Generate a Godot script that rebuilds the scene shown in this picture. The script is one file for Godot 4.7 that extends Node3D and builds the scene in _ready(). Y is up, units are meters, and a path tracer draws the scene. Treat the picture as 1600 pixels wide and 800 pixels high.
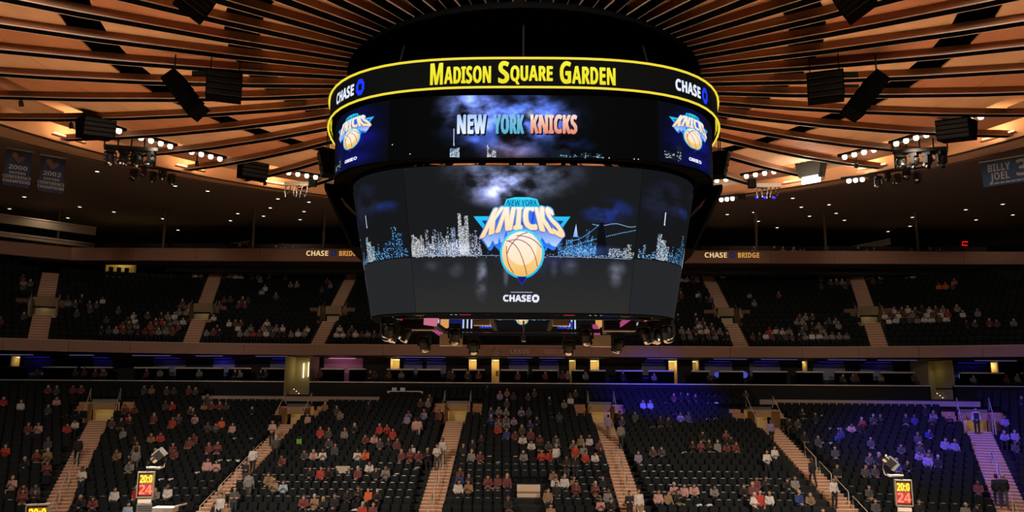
extends Node3D

# Everything is in metres: court centre at the origin, y up, the near stand at +z, the stand across the court at -z.

class Geo:
	var v := PackedVector3Array()
	var n := PackedVector3Array()
	var uv := PackedVector2Array()
	var c := PackedColorArray()
	# corners run counter-clockwise seen from outside
	func tri(a: Vector3, b: Vector3, d: Vector3) -> void:
		var m := (b - a).cross(d - a).normalized()
		v.append(a); v.append(d); v.append(b)
		for i in 3:
			n.append(m); uv.append(Vector2.ZERO)
	func quad(a: Vector3, b: Vector3, d: Vector3, e: Vector3) -> void:
		tri(a, b, d); tri(a, d, e)
	func tri_s(a: Vector3, b: Vector3, d: Vector3, na: Vector3, nb: Vector3, nd: Vector3, ua := Vector2.ZERO, ub := Vector2.ZERO, ud := Vector2.ZERO) -> void:
		v.append(a); v.append(d); v.append(b)
		n.append(na); n.append(nd); n.append(nb)
		uv.append(ua); uv.append(ud); uv.append(ub)
	func hexa(p: Array) -> void:   # p: bottom four counter-clockwise from above, then top four
		quad(p[3], p[2], p[1], p[0]); quad(p[4], p[5], p[6], p[7])
		for i in 4:
			var j := (i + 1) % 4
			quad(p[i], p[j], p[j + 4], p[i + 4])
	func box(t: Transform3D, s: Vector3, taper := 1.0) -> void:
		var h := s / 2.0
		var p := []
		for y in [-1, 1]:
			var k: float = taper if y < 0 else 1.0
			for q in [[-1, 1], [1, 1], [1, -1], [-1, -1]]:
				p.append(t * Vector3(q[0] * h.x * k, y * h.y, q[1] * h.z * k))
		hexa(p)
	func bx(x: float, y: float, z: float, sx: float, sy: float, sz: float) -> void:
		box(Transform3D(Basis(), Vector3(x, y, z)), Vector3(sx, sy, sz))
	func bar(a: Vector3, b: Vector3, w: float, t: float, up := Vector3.UP) -> void:
		var d := (b - a)
		var l := d.length()
		d /= l
		var side := d.cross(up).normalized()
		if side.length() < 0.5:
			side = Vector3.RIGHT
		var u := side.cross(d)
		box(Transform3D(Basis(side, u, -d), (a + b) / 2.0), Vector3(w, t, l))
	func tube(pts: Array, r: float, sides := 8) -> void:
		var rings := []
		for i in pts.size():
			var d: Vector3 = (pts[mini(i + 1, pts.size() - 1)] - pts[maxi(i - 1, 0)]).normalized()
			var s := d.cross(Vector3.UP if absf(d.y) < 0.95 else Vector3.RIGHT).normalized()
			var u := s.cross(d)
			var ring := []
			for k in sides:
				var a := TAU * k / sides
				ring.append(s * cos(a) + u * sin(a))
			rings.append(ring)
		for i in pts.size() - 1:
			for k in sides:
				var j := (k + 1) % sides
				var a: Vector3 = rings[i][k]; var b: Vector3 = rings[i][j]; var e: Vector3 = rings[i + 1][k]; var f: Vector3 = rings[i + 1][j]
				tri_s(pts[i] + a * r, pts[i + 1] + f * r, pts[i] + b * r, a, f, b)
				tri_s(pts[i] + a * r, pts[i + 1] + e * r, pts[i + 1] + f * r, a, e, f)
		for k in sides:
			var j := (k + 1) % sides
			tri(pts[0], pts[0] + rings[0][k] * r, pts[0] + rings[0][j] * r)
			var z := pts.size() - 1
			tri(pts[z], pts[z] + rings[z][j] * r, pts[z] + rings[z][k] * r)
	func lathe(prof: Array, t: Transform3D, seg := 16) -> void:   # prof: Vector2(radius, height) from the bottom up
		for i in prof.size() - 1:
			var a: Vector2 = prof[i]; var b: Vector2 = prof[i + 1]
			var nn := Vector2(b.y - a.y, a.x - b.x).normalized()
			for k in seg:
				var p := TAU * k / seg; var q := TAU * (k + 1) / seg
				var P := Vector3(cos(p), 0, -sin(p)); var Q := Vector3(cos(q), 0, -sin(q))
				var np := (t.basis * (P * nn.x + Vector3.UP * nn.y)).normalized(); var nq := (t.basis * (Q * nn.x + Vector3.UP * nn.y)).normalized()
				var A := t * (P * a.x + Vector3.UP * a.y); var B := t * (Q * a.x + Vector3.UP * a.y)
				var C := t * (Q * b.x + Vector3.UP * b.y); var D := t * (P * b.x + Vector3.UP * b.y)
				if a.x > 0.0001: tri_s(A, B, C, np, nq, nq)
				if b.x > 0.0001: tri_s(A, C, D, np, nq, np)
	func surface(m: ArrayMesh, material: Material = null) -> void:
		var a := []
		a.resize(Mesh.ARRAY_MAX)
		a[Mesh.ARRAY_VERTEX] = v; a[Mesh.ARRAY_NORMAL] = n; a[Mesh.ARRAY_TEX_UV] = uv
		if c.size() == v.size(): a[Mesh.ARRAY_COLOR] = c
		m.add_surface_from_arrays(Mesh.PRIMITIVE_TRIANGLES, a)
		m.surface_set_material(m.get_surface_count() - 1, material)
	func mesh(material: Material = null) -> ArrayMesh:
		var m := ArrayMesh.new()
		surface(m, material)
		return m

var taken := {}
var M := {}
var rng := RandomNumberGenerator.new()

func numbered(called: String) -> String:
	var k: int = taken.get(called, 0)
	taken[called] = k + 1
	return called if k == 0 else "%s_%03d" % [called, k]

func lin(r: float, g: float, b: float) -> Color:
	return Color(r, g, b).linear_to_srgb()

func mat(key: String, col: Color, rough := 0.8, metal := 0.0) -> StandardMaterial3D:
	if not M.has(key):
		var m := StandardMaterial3D.new()
		m.resource_name = key
		m.albedo_color = col; m.roughness = rough; m.metallic = metal
		M[key] = m
	return M[key]

func glow(key: String, col: Color, energy: float) -> StandardMaterial3D:
	if not M.has(key):
		var m := mat(key, Color(0.02, 0.02, 0.02), 0.6)
		m.emission_enabled = true; m.emission = col; m.emission_energy_multiplier = energy
	return M[key]

func grain(m: StandardMaterial3D, lo: Color, hi: Color, scale: Vector3, freq := 0.02, seed_ := 1) -> void:
	var f := FastNoiseLite.new()
	f.seed = seed_; f.frequency = freq; f.fractal_octaves = 4
	var t := NoiseTexture2D.new()
	t.width = 256; t.height = 256; t.seamless = true; t.noise = f
	var g := Gradient.new()
	g.set_color(0, lo); g.set_color(1, hi)
	t.color_ramp = g
	m.albedo_texture = t; m.albedo_color = Color.WHITE
	m.uv1_triplanar = true; m.uv1_scale = scale

func part(parent: Node3D, called: String, mesh: Mesh, material: Material = null, t := Transform3D()) -> MeshInstance3D:
	var o := MeshInstance3D.new()
	o.name = called; o.mesh = mesh; o.transform = t
	if material: o.material_override = material
	parent.add_child(o, true)
	return o

func gpart(parent: Node3D, called: String, g: Geo, material: Material, t := Transform3D()) -> MeshInstance3D:
	return part(parent, called, g.mesh(material), null, t)

func thing(called: String, label: String, category: String, at := Vector3.ZERO, turn := 0.0, group := "") -> Node3D:
	var o := Node3D.new()
	o.name = numbered(called); add_child(o)
	o.position = at; o.rotation.y = turn
	o.set_meta("label", label); o.set_meta("category", category)
	if group: o.set_meta("group", group)
	return o

func setting(called: String, label: String) -> Node3D:
	var o := Node3D.new()
	o.name = called; add_child(o)
	o.set_meta("kind", "structure"); o.set_meta("label", label)
	return o

func copy(o: Node3D, at: Vector3, turn := 0.0, label := "") -> Node3D:
	var r: Node3D = o.duplicate()
	r.name = numbered(String(o.name).rstrip("0123456789").trim_suffix("_")); add_child(r)
	r.position = at; r.rotation.y = turn
	if label: r.set_meta("label", label)
	return r

func spot(at: Vector3, to: Vector3, energy: float, angle: float, col: Color, size := 0.4, soft := 0.6) -> void:
	var l := SpotLight3D.new()
	l.name = numbered("arena_spotlight")
	l.light_color = col; l.light_energy = energy; l.spot_angle = angle; l.spot_angle_attenuation = soft
	l.spot_range = 120.0; l.spot_attenuation = 2.0; l.light_size = size; l.shadow_enabled = true
	add_child(l)
	l.look_at_from_position(at, to, Vector3(0, 0, 1) if absf(at.x - to.x) + absf(at.z - to.z) < 0.1 else Vector3.UP)

func omni(at: Vector3, energy: float, col: Color, size := 0.15) -> void:
	var l := OmniLight3D.new()
	l.name = numbered("lamp_light")
	l.light_color = col; l.light_energy = energy; l.omni_range = 120.0; l.omni_attenuation = 2.0; l.light_size = size; l.shadow_enabled = true
	l.position = at
	add_child(l)

func area(at: Vector3, to: Vector3, size: Vector2, energy: float, col: Color) -> void:
	var l := AreaLight3D.new()
	l.name = numbered("screen_light")
	l.light_color = col; l.light_energy = energy; l.area_size = size; l.shadow_enabled = true
	add_child(l)
	l.look_at_from_position(at, to)

func _ready() -> void:
	rng.seed = 7
	# ---- camera
	var cam := Camera3D.new()
	cam.name = "camera"
	var yaw := deg_to_rad(0.77); var pitch := deg_to_rad(9.31); var roll := deg_to_rad(0.38)
	cam.transform = Transform3D(Basis(Vector3.UP, yaw) * Basis(Vector3.RIGHT, pitch) * Basis(Vector3.BACK, roll), Vector3(0, 8, 27))
	cam.fov = rad_to_deg(2.0 * atan(400.0 / 1233.0)); cam.near = 0.1; cam.far = 300.0
	add_child(cam); cam.current = true
	# ---- air and exposure: a closed hall, no sky
	var env := Environment.new()
	env.background_mode = Environment.BG_COLOR; env.background_color = Color.BLACK
	env.tonemap_mode = Environment.TONE_MAPPER_LINEAR; env.tonemap_exposure = 1.0
	env.sdfgi_enabled = true; env.ssao_enabled = true; env.ssil_enabled = true
	var we := WorldEnvironment.new(); we.name = "arena_air"; we.environment = env
	add_child(we)
	# ---- large lights: the house spots that light the court; the pale maple sends a warm light up to the ceiling
	var warm := Color(1.0, 0.93, 0.86)
	for s in [[-21, -9.5], [21, -9.5], [-21, 9.5], [21, 9.5]]:
		spot(Vector3(s[0], 19.2, s[1]), Vector3(s[0] * 0.3, 0, s[1] * 0.25), 1500.0, 24.0, warm, 0.5)
	for s in [[-13.5, 18.5], [14.5, 18.5]]:   # these two reach over the far sideline to the lowest rows
		spot(Vector3(s[0], 19.2, s[1]), Vector3(s[0] * 0.75, 0, -8.0), 750.0, 26.0, warm, 0.5, 1.0)
	for s in [[-13.5, -18.5], [14.5, -18.5]]:
		spot(Vector3(s[0], 19.2, s[1]), Vector3(s[0] * 0.5, 0, s[1] * 0.15), 1500.0, 24.0, warm, 0.5)
	# soft house floods over the near stand, which face the stand across the court
	for q in [[-15, -26], [0, 0], [15, 26]]:
		spot(Vector3(q[0], 19.0, 19.0), Vector3(q[1], 3.0, -29.0), 290.0, 33.0, Color(1.0, 0.93, 0.87), 1.0)
	# the two blue effect lamps that wash the stand
	spot(Vector3(14.0, 19.0, -18.2), Vector3(11.5, 7.0, -38.0), 1400.0, 14.5, Color(0.10, 0.08, 1.0), 0.2, 1.0)
	spot(Vector3(14.8, 19.0, -18.0), Vector3(30.0, 4.6, -27.0), 900.0, 29.0, Color(0.22, 0.13, 1.0), 0.2, 1.0)
	materials()
	shell()
	lower_stand()
	suites()
	upper_stand()
	bridge()
	ceiling()
	scoreboard()
	rigs()
	fittings()
	lay_out_rows()
	people()
	seats()

func materials() -> void:
	grain(mat("tan ceiling panel", Color.WHITE, 0.75), lin(0.64, 0.38, 0.235), lin(0.72, 0.44, 0.28), Vector3(0.22, 0.22, 0.22), 0.012, 3)
	grain(mat("red ceiling panel", Color.WHITE, 0.75), lin(0.48, 0.21, 0.115), lin(0.55, 0.245, 0.135), Vector3(0.22, 0.22, 0.22), 0.012, 5)
	grain(mat("brown rib", Color.WHITE, 0.7), lin(0.29, 0.125, 0.055), lin(0.35, 0.155, 0.07), Vector3(0.5, 0.5, 0.5), 0.02, 8)
	mat("black", lin(0.003, 0.003, 0.003), 0.95).metallic_specular = 0.05
	mat("black metal", lin(0.007, 0.007, 0.007), 0.55).metallic_specular = 0.25
	mat("edge trim", lin(0.62, 0.45, 0.36), 0.4)
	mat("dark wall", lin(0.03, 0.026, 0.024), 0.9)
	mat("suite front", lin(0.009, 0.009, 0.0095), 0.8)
	mat("dark soffit", lin(0.20, 0.155, 0.13), 0.9)
	mat("brown fascia", lin(0.29, 0.155, 0.105), 0.6)
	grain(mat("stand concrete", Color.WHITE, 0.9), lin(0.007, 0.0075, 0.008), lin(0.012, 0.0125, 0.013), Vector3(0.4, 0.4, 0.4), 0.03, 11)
	grain(mat("step", Color.WHITE, 0.8), lin(0.42, 0.225, 0.125), lin(0.52, 0.285, 0.165), Vector3(0.6, 0.6, 0.6), 0.03, 12)
	mat("nosing", lin(0.80, 0.60, 0.46), 0.6)
	mat("rail", lin(0.75, 0.68, 0.58), 0.4, 0.2)
	mat("cap rail", lin(0.72, 0.67, 0.62), 0.5)
	mat("cream wall", lin(0.62, 0.50, 0.28), 0.8)
	mat("portal panel", lin(0.42, 0.27, 0.13), 0.7)
	mat("seat", lin(0.0095, 0.0115, 0.012), 0.6).metallic_specular = 0.2
	mat("seat plate", lin(0.3, 0.3, 0.29), 0.4, 0.3)
	mat("grey metal", lin(0.25, 0.24, 0.23), 0.4, 0.7)
	mat("chrome", lin(0.22, 0.21, 0.195), 0.25, 1.0)
	mat("beige parapet", lin(0.28, 0.22, 0.16), 0.8)
	mat("pale ledge", lin(0.42, 0.32, 0.26), 0.8)
	grain(mat("maple", Color.WHITE, 0.5), lin(0.62, 0.42, 0.24), lin(0.70, 0.48, 0.29), Vector3(0.3, 0.3, 0.3), 0.03, 21)

# ---- the curve that the rows follow: straight for |u| <= 18, beyond that u - 18 is an angle in degrees about (18, 1.7)
func along(u: float, zr: float) -> Vector3:
	if absf(u) <= 18.0:
		return Vector3(u, 0, zr)
	var s := signf(u)
	var p := deg_to_rad(absf(u) - 18.0)
	var r := 1.7 - zr
	return Vector3(s * (18.0 + r * sin(p)), 0, 1.7 - r * cos(p))

func facing(u: float) -> float:   # turn about y that makes +z look down the rows to the court
	return 0.0 if absf(u) <= 18.0 else -signf(u) * deg_to_rad(absf(u) - 18.0)

func stops(u0: float, u1: float) -> Array:
	var a := [u0]
	for u in [-54, -51, -48, -45, -42, -39, -36, -33, -30, -27, -24, -21, -18, 18, 21, 24, 27, 30, 33, 36, 39, 42, 45, 48, 51, 54]:
		if u > u0 + 0.05 and u < u1 - 0.05: a.append(float(u))
	a.append(u1)
	return a

func step_slab(g: Geo, u0: float, u1: float, z_front: float, z_back: float, y0: float, y1: float) -> void:
	var a := stops(u0, u1)
	for i in a.size() - 1:
		var p := [along(a[i], z_front), along(a[i + 1], z_front), along(a[i + 1], z_back), along(a[i], z_back)]
		var q := []
		for y in [y0, y1]:
			for k in p: q.append(k + Vector3.UP * y)
		g.hexa(q)

func shell() -> void:
	var f := setting("floor", "dark arena floor around the basketball court")
	var g := Geo.new()
	g.lathe([Vector2(72, -0.3), Vector2(72, 0.0), Vector2(0, 0.0)], Transform3D(), 48)
	gpart(f, "slab", g, M["stand concrete"])
	g = Geo.new(); g.bx(0, 0.02, 0, 32.0, 0.04, 18.5)
	gpart(f, "court_boards", g, M["maple"])
	var w := setting("wall_round", "dark round outer wall of the hall")
	g = Geo.new()
	for k in 48:
		var a := TAU * k / 48; var b := TAU * (k + 1) / 48
		var A := Vector3(cos(a), 0, sin(a)); var B := Vector3(cos(b), 0, sin(b))
		g.hexa([A * 72.0, A * 72.5, B * 72.5, B * 72.0, A * 72.0 + Vector3.UP * 25, A * 72.5 + Vector3.UP * 25, B * 72.5 + Vector3.UP * 25, B * 72.0 + Vector3.UP * 25])
	gpart(w, "wall_panel", g, M["dark wall"])

const LZ := -18.6      # lower stand: row 0, tread 1.0, rise 0.275
const LY := 1.0
const UZ := -43.2      # upper stand: row 0, tread 0.83, rise 0.5
const UY := 11.5
# stairs of the lower stand: u, width (metres), top row
const LOWER_STAIRS := [[-39.2, 1.3, 15], [-17.4, 1.1, 14], [-5.05, 1.3, 15], [6.2, 1.35, 15], [18.6, 1.2, 14], [41.9, 1.5, 14]]
const UPPER_STAIRS := [[-47.0, 1.4], [-32.0, 1.3], [-18.1, 1.2], [19.6, 1.3], [34.3, 1.35]]

func u_width(u: float, metres: float, zr: float) -> float:
	return metres if absf(u) <= 18.0 else rad_to_deg(metres / (1.7 - zr))

func last_row(u: float) -> int:   # the corner blocks end lower, under the pale ledge
	return 18 if (u > -29.5 and u < -11.6) or (u > 19.8 and u < 43) else 22

func lower_stand() -> void:
	var st := setting("lower_stand", "dark stepped lower stand across the court")
	for k in range(-3, 23):
		var z := LZ - k * 1.0; var y := LY + k * 0.275
		var g := Geo.new()
		var cuts := [[-54.0, -54.0]]
		for s in LOWER_STAIRS:
			if k > s[2] and k <= s[2] + 4:
				var h := u_width(s[0], 1.15, z)
				cuts.append([s[0] - h, s[0] + h])
		cuts.append([54.0, 54.0])
		for i in cuts.size() - 1:
			var u0: float = cuts[i][1]; var u1: float = cuts[i + 1][0]
			if k <= 19:
				step_slab(g, u0, u1, z + 0.5, z - 0.5, y - 0.6, y)
			else:
				for b in [[-54.0, -29.5], [-11.6, 19.8], [43.0, 54.0]]:
					if minf(b[1], u1) - maxf(b[0], u0) > 0.1:
						step_slab(g, maxf(b[0], u0), minf(b[1], u1), z + 0.5, z - 0.5, y - 0.6, y)
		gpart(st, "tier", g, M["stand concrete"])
	# stairs between the blocks
	var where := ["beside the far dark end block", "beside the lit yellow stairwell", "on one side of the tan entrance box", "beside the blue washed block", "between blue washed block and pale ledge", "at the violet lit end block"]
	for i in LOWER_STAIRS.size():
		var s: Array = LOWER_STAIRS[i]
		var o := setting("trim_%d" % (i + 1), "brown stair flight " + where[i])
		for k in range(-3, s[2] + 1):
			stair_pair(o, s[0], s[1], LZ - k * 1.0, LY + k * 0.275, 1.0, 0.275)
		portal(s[0], s[1], s[2], where[i])
		handrail(s[0] + (0.05 if i != 4 else 0.9), s[2], where[i])
	# pale ledges over the two corner blocks, with the dark box behind each
	for b in [[-29.5, -11.6, "left"], [19.8, 43.0, "right"]]:
		var o := setting("wall_ledge_" + b[2], "pale ledge over a corner block")
		var g := Geo.new()
		step_slab(g, b[0], b[1], LZ - 19.6, LZ - 20.0, LY + 19 * 0.275 + 0.38, LY + 19 * 0.275 + 0.78)
		gpart(o, "ledge", g, M["pale ledge"])
		g = Geo.new()
		for j in 3:
			step_slab(g, b[0], b[1], LZ - 20.0 - j, LZ - 21.0 - j, LY + 19 * 0.275 - 0.6, LY + 19 * 0.275 + 0.38 + 0.25 * j)
		gpart(o, "platform", g, M["stand concrete"])
	# the tan entrance box in the middle block
	var e := thing("entrance_box", "tan boxed stand entrance in the lowest rows of middle block", "entrance", Vector3(0.42, LY + 1 * 0.275, LZ - 2.2))
	var g2 := Geo.new(); g2.bx(0, 0.8, 0, 1.36, 0.4, 0.1); gpart(e, "upper_panel", g2, mat("entrance tan", lin(0.62, 0.5, 0.36), 0.6))
	g2 = Geo.new(); g2.bx(0, 0.3, 0, 1.36, 0.4, 0.1); gpart(e, "lower_panel", g2, M["entrance tan"])
	g2 = Geo.new(); g2.bx(0, 0.55, -0.02, 1.3, 0.08, 0.06); g2.bx(-0.64, 0.1, -0.5, 0.06, 1.0, 1.0); g2.bx(0.64, 0.1, -0.5, 0.06, 1.0, 1.0); gpart(e, "frame", g2, M["brown rib"])
	g2 = Geo.new(); g2.bx(0, -0.3, -0.15, 1.2, 0.75, 0.05); gpart(e, "doorway", g2, mat("door brown", lin(0.16, 0.07, 0.03), 0.7))

var step_cache := {}
func stair_pair(o: Node3D, u: float, width: float, z: float, y: float, tread: float, rise: float) -> void:
	var key := "%.2f %.2f" % [width, tread]
	if not step_cache.has(key):
		var g := Geo.new(); g.bx(0, 0.5 * rise * 0.5 - 0.05, 0, width, rise * 0.5 + 0.1, tread * 0.5)
		var e := Geo.new(); e.bx(0, rise * 0.5 - 0.008, tread * 0.25 - 0.01, width, 0.045, 0.08)
		var m := ArrayMesh.new()
		g.surface(m, M["step"]); e.surface(m, M["nosing"])
		step_cache[key] = m
	for j in 2:
		var at := along(u, z + tread * (0.25 - 0.5 * j) + 0.04)
		at.y = y + 0.012 + rise * 0.5 * (j - 1)
		part(o, "step", step_cache[key], null, Transform3D(Basis(Vector3.UP, facing(u)), at))

func portal(u: float, width: float, row: int, where: String) -> void:
	var z := LZ - row * 1.0; var y := LY + row * 0.275
	var o := thing("stand_portal", "cream lit stand entrance with slanted rails " + where, "entrance", along(u, z - 0.5) + Vector3.UP * y, facing(u))
	var g := Geo.new()
	g.bx(0, -0.05, -1.9, 2.3, 0.1, 3.8); gpart(o, "landing", g, M["step"])
	g = Geo.new(); g.bx(0, 1.12, -2.3, 1.8, 0.55, 0.12); gpart(o, "header_panel", g, M["portal panel"])
	g = Geo.new(); g.bx(0, 1.52, -2.3, 1.8, 0.22, 0.08); gpart(o, "parapet_glass", g, mat("parapet grey", lin(0.12, 0.12, 0.12), 0.3))
	g = Geo.new(); g.bx(-0.9, 0.66, -1.2, 0.08, 1.3, 2.3); gpart(o, "side_wall", g, M["portal panel"])
	g = Geo.new(); g.bx(0.9, 0.66, -1.2, 0.08, 1.3, 2.3); gpart(o, "side_wall", g, M["portal panel"])
	g = Geo.new(); g.bx(0, 0.6, -3.5, 1.8, 1.6, 0.1); g.bx(0, 1.42, -2.9, 1.8, 0.06, 1.2); var cw := gpart(o, "corridor_wall", g, M["cream wall"])
	g = Geo.new(); g.bx(0, 1.36, -2.8, 0.8, 0.04, 0.3); gpart(cw, "corridor_lamp", g, glow("corridor lamp", Color(1.0, 0.9, 0.62), 1.6))
	for s in [-1, 1]:
		g = Geo.new()
		g.tube([Vector3(s * 1.02, 1.0, 0.1), Vector3(s * 1.02, 1.05, 0.0), Vector3(s * 1.02, 2.45, -2.2), Vector3(s * 1.02, 1.6, -2.3)], 0.03, 6)
		g.tube([Vector3(s * 1.02, 0.0, 0.1), Vector3(s * 1.02, 1.0, 0.1)], 0.03, 6)
		gpart(o, "slanted_rail", g, M["rail"])
		g = Geo.new()
		for k in 5:
			g.bx(s * 1.55, 0.14 + k * 0.275, -0.5 - k * 0.9, 0.9, 0.3 , 0.9)
		gpart(o, "side_steps", g, M["step"])
	omni(o.to_global(Vector3(0, 1.2, -2.8)), 0.16, Color(1.0, 0.87, 0.55), 0.2)

func handrail(u: float, row: int, where: String) -> void:
	var o := thing("handrail", "pale metal handrail down the stair flight " + where, "handrail", along(u, LZ - 3.0) + Vector3.UP * (LY + 3 * 0.275), facing(u))
	for k in 4:
		var g := Geo.new()
		var z0 := 4.6 - k * 2.6; var z1 := z0 - 2.0
		g.tube([Vector3(0, -z0 * 0.275, z0), Vector3(0, 0.86 - z0 * 0.275, z0), Vector3(0, 0.9 - z0 * 0.275, z0 - 0.05), Vector3(0, 0.9 - z1 * 0.275, z1), Vector3(0, -z1 * 0.275, z1)], 0.026, 6)
		gpart(o, "rail_loop", g, M["rail"])

func suites() -> void:
	var f := setting("wall_suites", "dark front of the suite level with pale cap rail")
	var gaps := [[-20.6, -18.4], [35.0, 37.0]]
	var runs := [[-48.0, -20.6], [-18.4, 35.0], [37.0, 48.0]]
	for r in runs:
		var mid: float = (r[0] + r[1]) / 2.0; var w: float = r[1] - r[0]
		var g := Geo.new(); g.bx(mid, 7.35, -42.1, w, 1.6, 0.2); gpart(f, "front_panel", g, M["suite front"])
		g = Geo.new(); g.bx(mid, 8.19, -42.05, w, 0.09, 0.34); gpart(f, "cap_rail", g, M["cap rail"])
		g = Geo.new(); g.bx(mid, 7.95, -44.6, w, 0.1, 5.0); gpart(f, "deck", g, M["stand concrete"])
	var b := setting("wall_suites_back", "dark back wall of the suites")
	var doors := [[-47.2, 0.9, 0], [-11.75, 0.85, 1], [-4.55, 0.7, 1], [-2.45, 0.7, 1], [4.65, 0.6, 0], [6.7, 0.8, 1], [13.9, 0.8, 1], [16.0, 0.6, 0], [26.0, 0.5, 0], [43.3, 0.7, 1]]
	var x := -48.0
	var edges := []
	for d in doors: edges.append([d[0] - d[1] / 2, d[0] + d[1] / 2])
	edges.append([48.0, 48.0])
	for e in edges:
		var g := Geo.new()
		if e[0] - x > 0.05:
			g.bx((x + e[0]) / 2, 9.25, -46.6, e[0] - x, 2.5, 0.2)
			gpart(b, "wall_panel", g, M["dark wall"])
		x = e[1]
	var dn := 0
	for d in doors:
		dn += 1
		var o := setting("door_%d" % dn, "cream lit suite doorway")
		var g := Geo.new()
		g.bx(d[0], 9.2, -48.2, d[1] + 0.6, 2.4, 0.1); g.bx(d[0] - d[1] / 2 - 0.05, 9.2, -47.4, 0.08, 2.4, 1.6); g.bx(d[0] + d[1] / 2 + 0.05, 9.2, -47.4, 0.08, 2.4, 1.6); g.bx(d[0], 8.05, -47.4, d[1], 0.1, 1.6)
		var cw := gpart(o, "corridor_wall", g, M["cream wall"])
		g = Geo.new(); g.bx(d[0] + d[1] * 0.15, 9.1, -48.1, d[1] * 0.35, 0.5, 0.04); gpart(cw, "picture_frame", g, mat("picture", lin(0.06, 0.05, 0.04), 0.5))
		g = Geo.new(); g.bx(d[0], 10.3, -47.5, d[1] * 0.7, 0.05, 0.6); gpart(cw, "ceiling_lamp", g, glow("door lamp", Color(1.0, 0.9, 0.66), 2.0))
		omni(Vector3(d[0], 10.1, -47.4), 0.45 if d[2] else 0.1, Color(1.0, 0.86, 0.55), 0.2)
	# fascia under the upper stand
	var fa := setting("wall_fascia", "long brown fascia over the suites")
	var us := [-56.0, -50.0, -44.0, -38.0, -32.0, -26.0, -18.0, -12.0, -6.0, 0.0, 6.0, 12.0, 18.0, 26.0, 32.0, 38.0, 44.0, 50.0, 56.0]
	for k in us.size() - 1:
		var g := Geo.new()
		step_slab(g, us[k], us[k + 1] - 0.03, -41.8, -42.3, 10.49, 11.35)
		gpart(fa, "fascia_panel", g, M["brown fascia"])
	var gt := Geo.new(); step_slab(gt, -56.0, 56.0, -41.72, -42.4, 11.35, 11.45); gpart(fa, "top_cap", gt, mat("fascia cap", lin(0.36, 0.21, 0.145), 0.5))
	gt = Geo.new(); gt.bx(0, 10.52, -44.4, 96, 0.1, 5.0); gpart(fa, "suite_ceiling", gt, M["dark wall"])
	# sign on the fascia
	var sg := thing("suite_sign", "pale LEXUS SUITE LEVEL lettering on the brown fascia", "sign", Vector3(0.8, 10.92, -41.7))
	var letter := mat("pale letters", lin(0.55, 0.38, 0.32), 0.5)
	text(sg, "LEXUS", "lexus_letters", Vector3(-1.0, -0.02, 0), 0.36, 1.15, letter)
	text(sg, "SUITE LEVEL", "level_letters", Vector3(2.25, -0.02, 0), 0.34, 0.8, letter)
	var lg := Geo.new()
	var ring := []
	for k in 25: ring.append(Vector3(-3.0 + 0.42 * cos(TAU * k / 24), -0.02 + 0.3 * sin(TAU * k / 24), 0.02))
	lg.tube(ring, 0.03, 4)
	lg.bar(Vector3(-2.9, 0.2, 0.02), Vector3(-3.2, -0.14, 0.02), 0.05, 0.05); lg.bar(Vector3(-3.2, -0.14, 0.02), Vector3(-2.75, -0.14, 0.02), 0.05, 0.05)
	gpart(sg, "oval_emblem", lg, letter)
	# drink rails
	for r in [[-49.0, -44.5], [-42.8, -39.8], [-39.4, -36.6], [-34.6, -31.5], [-30.9, -26.6], [-26.2, -24.2], [-23.2, -20.9], [-17.9, -15.8], [-15.4, -13.9], [-12.0, -9.6], [-9.3, -7.2], [-6.2, -4.9], [-4.7, -3.3], [-1.9, 0.5], [0.9, 3.2], [4.4, 5.5], [6.0, 7.4], [8.3, 10.7], [11.2, 13.5], [15.0, 16.6], [17.4, 19.6], [20.4, 23.4], [24.2, 26.6], [27.6, 31.0], [31.6, 34.6], [38.6, 42.4], [44.0, 48.0]]:
		var o := thing("drink_rail", "pale topped drink counter in the suite level", "counter", Vector3((r[0] + r[1]) / 2, 8.0, -43.8), 0, "drink counters in the suites")
		var w: float = r[1] - r[0]
		var g := Geo.new(); g.bx(0, 1.34, 0, w, 0.12, 0.35); gpart(o, "counter_top", g, M["cap rail"])
		g = Geo.new(); g.bx(0, 0.64, -0.05, w - 0.06, 1.28, 0.16); gpart(o, "counter_front", g, M["black"])
	# glowing blinds and the light lines above them
	var bl := [[-46.3, -43.4, 0], [-39.8, -38.0, 0], [-34.2, -31.2, 0], [-28.6, -26.6, 1], [-23.3, -20.9, 0], [-10.9, -9.2, 0], [-8.8, -7.0, 0], [-1.2, 0.6, 0], [1.6, 3.4, 0], [11.0, 13.2, 0], [16.8, 19.3, 0], [20.9, 23.7, 0], [26.7, 29.6, 0], [31.0, 34.0, 0], [39.4, 42.6, 0]]
	for r in bl:
		var o := thing("blue_blind", "blind washed bright blue by a strong lamp in a suite" if r[2] else "blind washed dim blue under a pale light line in a suite", "blind", Vector3((r[0] + r[1]) / 2, 9.3, -46.45), 0, "" if r[2] else "blue blinds in the suites")
		var w: float = r[1] - r[0]
		var g := Geo.new()
		for k in 9: g.bx(0, -0.55 + k * 0.16, 0, w, 0.15, 0.03)
		var bs := gpart(o, "blind_slats", g, mat("blind cloth", lin(0.34, 0.34, 0.36), 0.9))
		g = Geo.new(); g.bx(0, 0.98, 0.45, w * 0.8, 0.04, 0.06); gpart(bs, "wash_lamp", g, glow("blue wash lamp", Color(0.25, 0.2, 1.0), 0.3))
		omni(Vector3((r[0] + r[1]) / 2, 10.15, -45.75), 0.2 if r[2] else 0.035, Color(0.25, 0.2, 1.0), 0.3)
		g = Geo.new(); g.bx(0.1, 1.08, 3.9, w + 0.4, 0.05, 0.05)
		gpart(bs, "light_line", g, glow("light line", Color(0.62, 0.58, 0.9), 0.25))
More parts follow.
